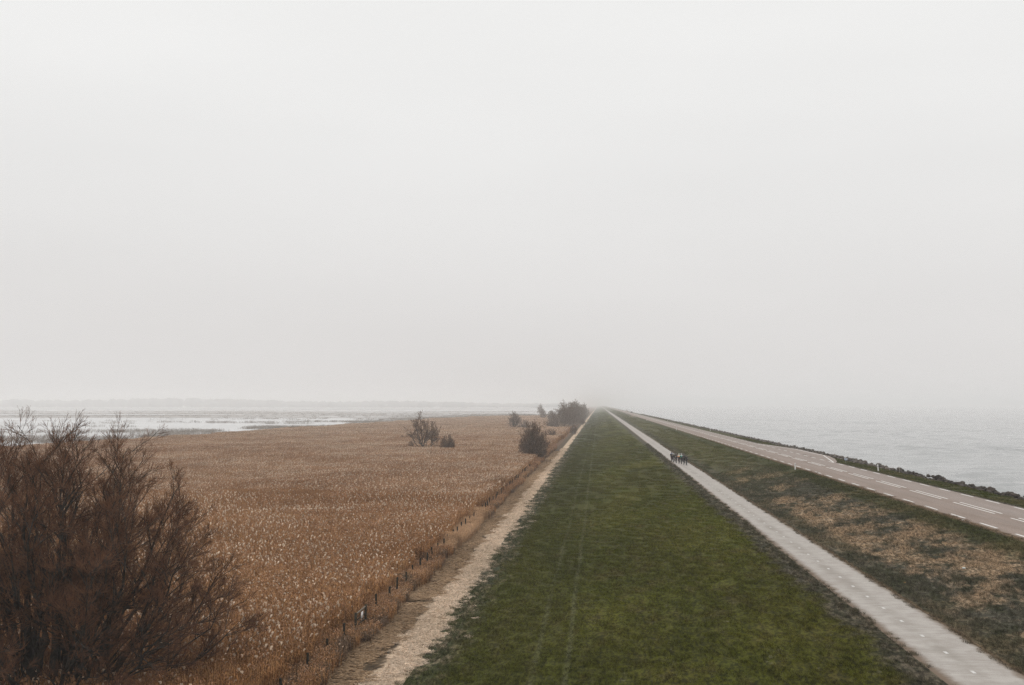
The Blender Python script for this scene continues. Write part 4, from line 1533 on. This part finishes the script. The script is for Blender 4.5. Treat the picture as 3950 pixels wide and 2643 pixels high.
RAD = dict(pel=(.14, .12), lum=(.125, .11), chest=(.15, .12), neck=.058, head=.085, shL=.065, elL=.043, haL=.034, shR=.065, elR=.043, haR=.034,
           hiL=.092, knL=.058, anL=.038, toL=.034, hiR=.092, knR=.058, anR=.038, toR=.034)
EB = [('pel', 'lum'), ('lum', 'chest'), ('chest', 'neck'), ('neck', 'head'), ('chest', 'shL'), ('shL', 'elL'), ('elL', 'haL'), ('chest', 'shR'), ('shR', 'elR'), ('elR', 'haR'),
      ('pel', 'hiL'), ('hiL', 'knL'), ('knL', 'anL'), ('anL', 'toL'), ('pel', 'hiR'), ('hiR', 'knR'), ('knR', 'anR'), ('anR', 'toR')]
body = chain(list(J), EB, RAD, 'body', M_SKIN)
jersey_me = chain(['pel', 'lum', 'chest', 'neck', 'shL', 'elL', 'shR', 'elR'] + ['haL', 'haR'], [e for e in EB if not set(e) & {'head', 'hiL', 'hiR'} and e[0][:2] not in ('hi', 'kn', 'an') and e[1][:2] not in ('hi', 'kn')],
                  {**RAD, 'haL': .040, 'haR': .040, 'neck': .060}, 'jersey', M_TIGHT, 0, 1, .016)
tight_me = chain(['pel', 'hiL', 'knL', 'anL', 'hiR', 'knR', 'anR'], [('pel', 'hiL'), ('hiL', 'knL'), ('knL', 'anL'), ('pel', 'hiR'), ('hiR', 'knR'), ('knR', 'anR')], {**RAD, 'pel': (.135, .115)}, 'tights', M_TIGHT, 0, 1, .020)


def jersey_mat(name, stops):
    """colours change with height over the jersey: list of (height, colour)"""
    m = NM(name, .8, .2)
    tcn = m.new('ShaderNodeTexCoord')
    sp = m.new('ShaderNodeSeparateXYZ')
    m.t.links.new(tcn.outputs['Object'], sp.inputs[0])
    c = (*stops[0][1], 1)
    for h_, col_ in stops[1:]:
        c = m.mix(m.map(sp.outputs[2], h_ - .012, h_ + .012), c, col_)
    m.color(c)
    return m.m


def stripe_mat(name, side, mid_, top):
    m = NM(name, .8, .2)
    tcn = m.new('ShaderNodeTexCoord')
    sp = m.new('ShaderNodeSeparateXYZ')
    m.t.links.new(tcn.outputs['Object'], sp.inputs[0])
    c = m.mix(m.map(sp.outputs[0], .035, .055), side, mid_)
    c = m.mix(m.map(sp.outputs[0], .105, .115), c, (.02, .03, .06))
    c = m.mix(m.map(sp.outputs[2], 1.36, 1.38), c, top)
    m.color(c)
    return m.m


BLK = (.013, .013, .014)
riders = [
    dict(p=(11.85, 179.6), j=jersey_mat('navy_jersey', [(0, BLK), (1.36, (.07, .085, .17))]), h=BLK, f=1, lb='cyclist in black with a dusky blue shoulder panel, leftmost and furthest ahead', s=.95),
    dict(p=(12.02, 177.8), j=jersey_mat('grey_jersey', [(0, BLK), (1.18, (.20, .20, .19)), (1.24, (.03, .03, .03)), (1.29, (.24, .24, .22))]), h=BLK, f=2, lb='cyclist in a pale grey and black jersey with black helmet', s=1.0),
    dict(p=(12.28, 175.8), j=jersey_mat('black_tan_jersey', [(0, BLK), (1.15, (.35, .24, .12)), (1.19, (.022, .021, .020))]), h=(.05, .048, .042), f=0, lb='cyclist in a black jersey with a tan band across the lower back', s=.95),
    dict(p=(12.58, 174.1), j=jersey_mat('orange_jersey', [(0, BLK), (1.09, (.60, .19, .06)), (1.22, (.62, .36, .22)), (1.29, (.45, .43, .35))]), h=(.36, .37, .29), f=1, lb='cyclist in an orange and cream jersey with cream helmet', s=.96),
    dict(p=(12.90, 172.6), j=stripe_mat('green_jersey', (.01, .13, .095), (.34, .46, .44), (.42, .44, .42)), h=(.45, .46, .45), f=0, lb='cyclist in a green jersey with white stripe and white helmet', s=.98),
    dict(p=(13.10, 170.9), j=jersey_mat('charcoal_jersey', [(0, (.018, .017, .018)), (1.34, (.045, .043, .045))]), h=(.035, .033, .035), f=0, lb='cyclist in a charcoal jacket close behind the green one', s=1.0),
    dict(p=(13.36, 168.9), j=jersey_mat('plain_black_jersey', [(0, BLK), (1.17, (.035, .033, .034)), (1.20, BLK)]), h=BLK, f=0, lb='cyclist all in black at the right rear of the group', s=.92),
]
blab = ['bicycle with dark red frame ridden at the left front of the group', 'grey bicycle under the rider in grey', 'black bicycle under the rider with the tan band',
        'bicycle with dark red frame under the orange and cream rider', 'black bicycle under the rider in green and white', 'black bicycle under the rider in the charcoal jacket', 'black bicycle nearest the viewer under the all black rider']


def helmet_mesh(col):
    m = MB()
    c = np.array([0, .375, 1.585])
    m.ball(c, (.112, .150, .108), 16, 10, lambda V: V * np.stack([np.ones(len(V)), np.where(V[:, 1] > 0, .85, 1.08), np.where(V[:, 2] < 0, .35 + .65 * np.clip(-V[:, 1] / .12, 0, 1), 1.)], -1))
    for xo in (-.04, 0, .04):
        m.tube([(xo, .375 - .13, 1.62), (xo, .375, 1.692 - abs(xo) * .4), (xo, .375 + .10, 1.635)], .008, 5)
    V = np.concatenate(m.v)
    return mesh_np('helmet', V, [np.concatenate(x) for x in m.f.values() if x], plain('helmet_shell', col, .4, .5), smooth=True)


# face: nose, eyes, mouth and ears on the head
def face_parts(parent):
    m = MB()
    m.ball((0, .435, 1.535), (.014, .022, .020), 8, 6)
    for sx_ in (-1, 1):
        m.ball((sx_ * .083, .335, 1.545), (.010, .020, .030), 8, 6)
    m.build('nose_and_ears', M_SKIN, parent, True)
    for sx_ in (-1, 1):
        m = MB()
        m.ball((sx_ * .03, .418, 1.558), (.011, .010, .009), 8, 6)
        m.build('eye', M_SADDLE, parent, True)
    m = MB()
    m.ball((0, .418, 1.507), (.024, .008, .006), 8, 6)
    m.build('mouth', plain('lips', (.35, .15, .13), .5, .3), parent, True)


shoe = MB()
def shoe_mesh(an, to, name='shoe'):
    m = MB()
    a, t = np.array(J[an]), np.array(J[to])
    d = (t - a) / np.linalg.norm(t - a)
    m.tube([a - d * .05 + np.array([0, 0, -.035]), a + np.array([0, 0, -.025]), (a + t) / 2 + np.array([0, 0, -.012]), t, t + d * .05], [.030, .045, .042, .040, .022], 10)
    V = np.concatenate(m.v)
    return mesh_np(name, V, [np.concatenate(x) for x in m.f.values() if x], M_SHOE, smooth=True)


def glove_mesh(ha, sx_):
    """palm and five bent fingers closed on the brake hood"""
    m = MB()
    c = np.array(J[ha])
    m.ball(c + np.array([0, -.005, .005]), (.040, .050, .024), 10, 6)
    for k in range(4):
        off = np.array([sx_ * .026, .035 - k * .022, .010])
        L = (.044, .050, .047, .038)[k]
        m.tube([c + off, c + off + np.array([sx_ * L * .45, .008, -.008]), c + off + np.array([sx_ * L * .55, .006, -.032]), c + off + np.array([sx_ * L * .2, .002, -.05])], [.010, .0095, .009, .007], 6)
    m.tube([c + np.array([-sx_ * .03, .0, .004]), c + np.array([-sx_ * .045, .03, -.006]), c + np.array([-sx_ * .035, .055, -.022])], [.011, .010, .008], 6)
    V = np.concatenate(m.v)
    return mesh_np('glove', V, [np.concatenate(x) for x in m.f.values() if x], M_TIGHT, smooth=True)


SH = [shoe_mesh('anL', 'toL'), shoe_mesh('anR', 'toR')]
GL = [glove_mesh('haL', -1), glove_mesh('haR', 1)]
for q, rd in enumerate(riders):
    b = bike if q == 0 else copy_tree(bike)
    x, y = rd['p']
    b.location = (x, y, .0)
    b.scale = (rd['s'],) * 3
    b.rotation_euler = (0, R(rng.uniform(-1.5, 1.5)), R(rng.uniform(-2, 2)))
    tag(b, blab[q], 'bicycle', 'bicycles of the group on the path')
    for ch in b.children:
        if ch.name.startswith('frame'):
            ch.material_slots[0].link = 'OBJECT'
            ch.material_slots[0].material = M_FRAME[rd['f']]
    p = link('person', body)
    p.location, p.rotation_euler, p.scale = b.location, b.rotation_euler, b.scale
    if q % 2:
        p.scale = (-rd['s'], rd['s'], rd['s'])
        b.scale = (-rd['s'], rd['s'], rd['s'])
    tag(p, rd['lb'], 'person', 'cyclists riding away on the path')
    jo = link('jersey', jersey_me, p)
    jo.material_slots[0].link = 'OBJECT'
    jo.material_slots[0].material = rd['j']
    link('tights', tight_me, p)
    link('helmet', helmet_mesh(rd['h']), p)
    for sm in SH: link('shoe', sm, p)
    for gm in GL: link('glove', gm, p)
    face_parts(p)

# ------------------------------------------------------------------ haze
hz = bpy.data.materials.new('haze_air')
hz.use_nodes = True
ht = hz.node_tree
ht.nodes.clear()
ho = ht.nodes.new('ShaderNodeOutputMaterial')
hv = ht.nodes.new('ShaderNodeVolumePrincipled')
hv.inputs['Color'].default_value = (1.0, .992, .986, 1)
hv.inputs['Density'].default_value = 0.00038
hv.inputs['Anisotropy'].default_value = 0.0
ht.links.new(hv.outputs[0], ho.inputs['Volume'])
m = MB()
ZT, ZB, E_ = 46., -5.0, EXT + 60
m.box((0, E_ / 2 - 200, (ZT + ZB) / 2), (2 * E_, E_ + 400, ZT - ZB))
o = m.build('haze', hz)
tag(o, 'thin pale fog hanging over dyke, lake and sea', 'haze', kind='stuff')
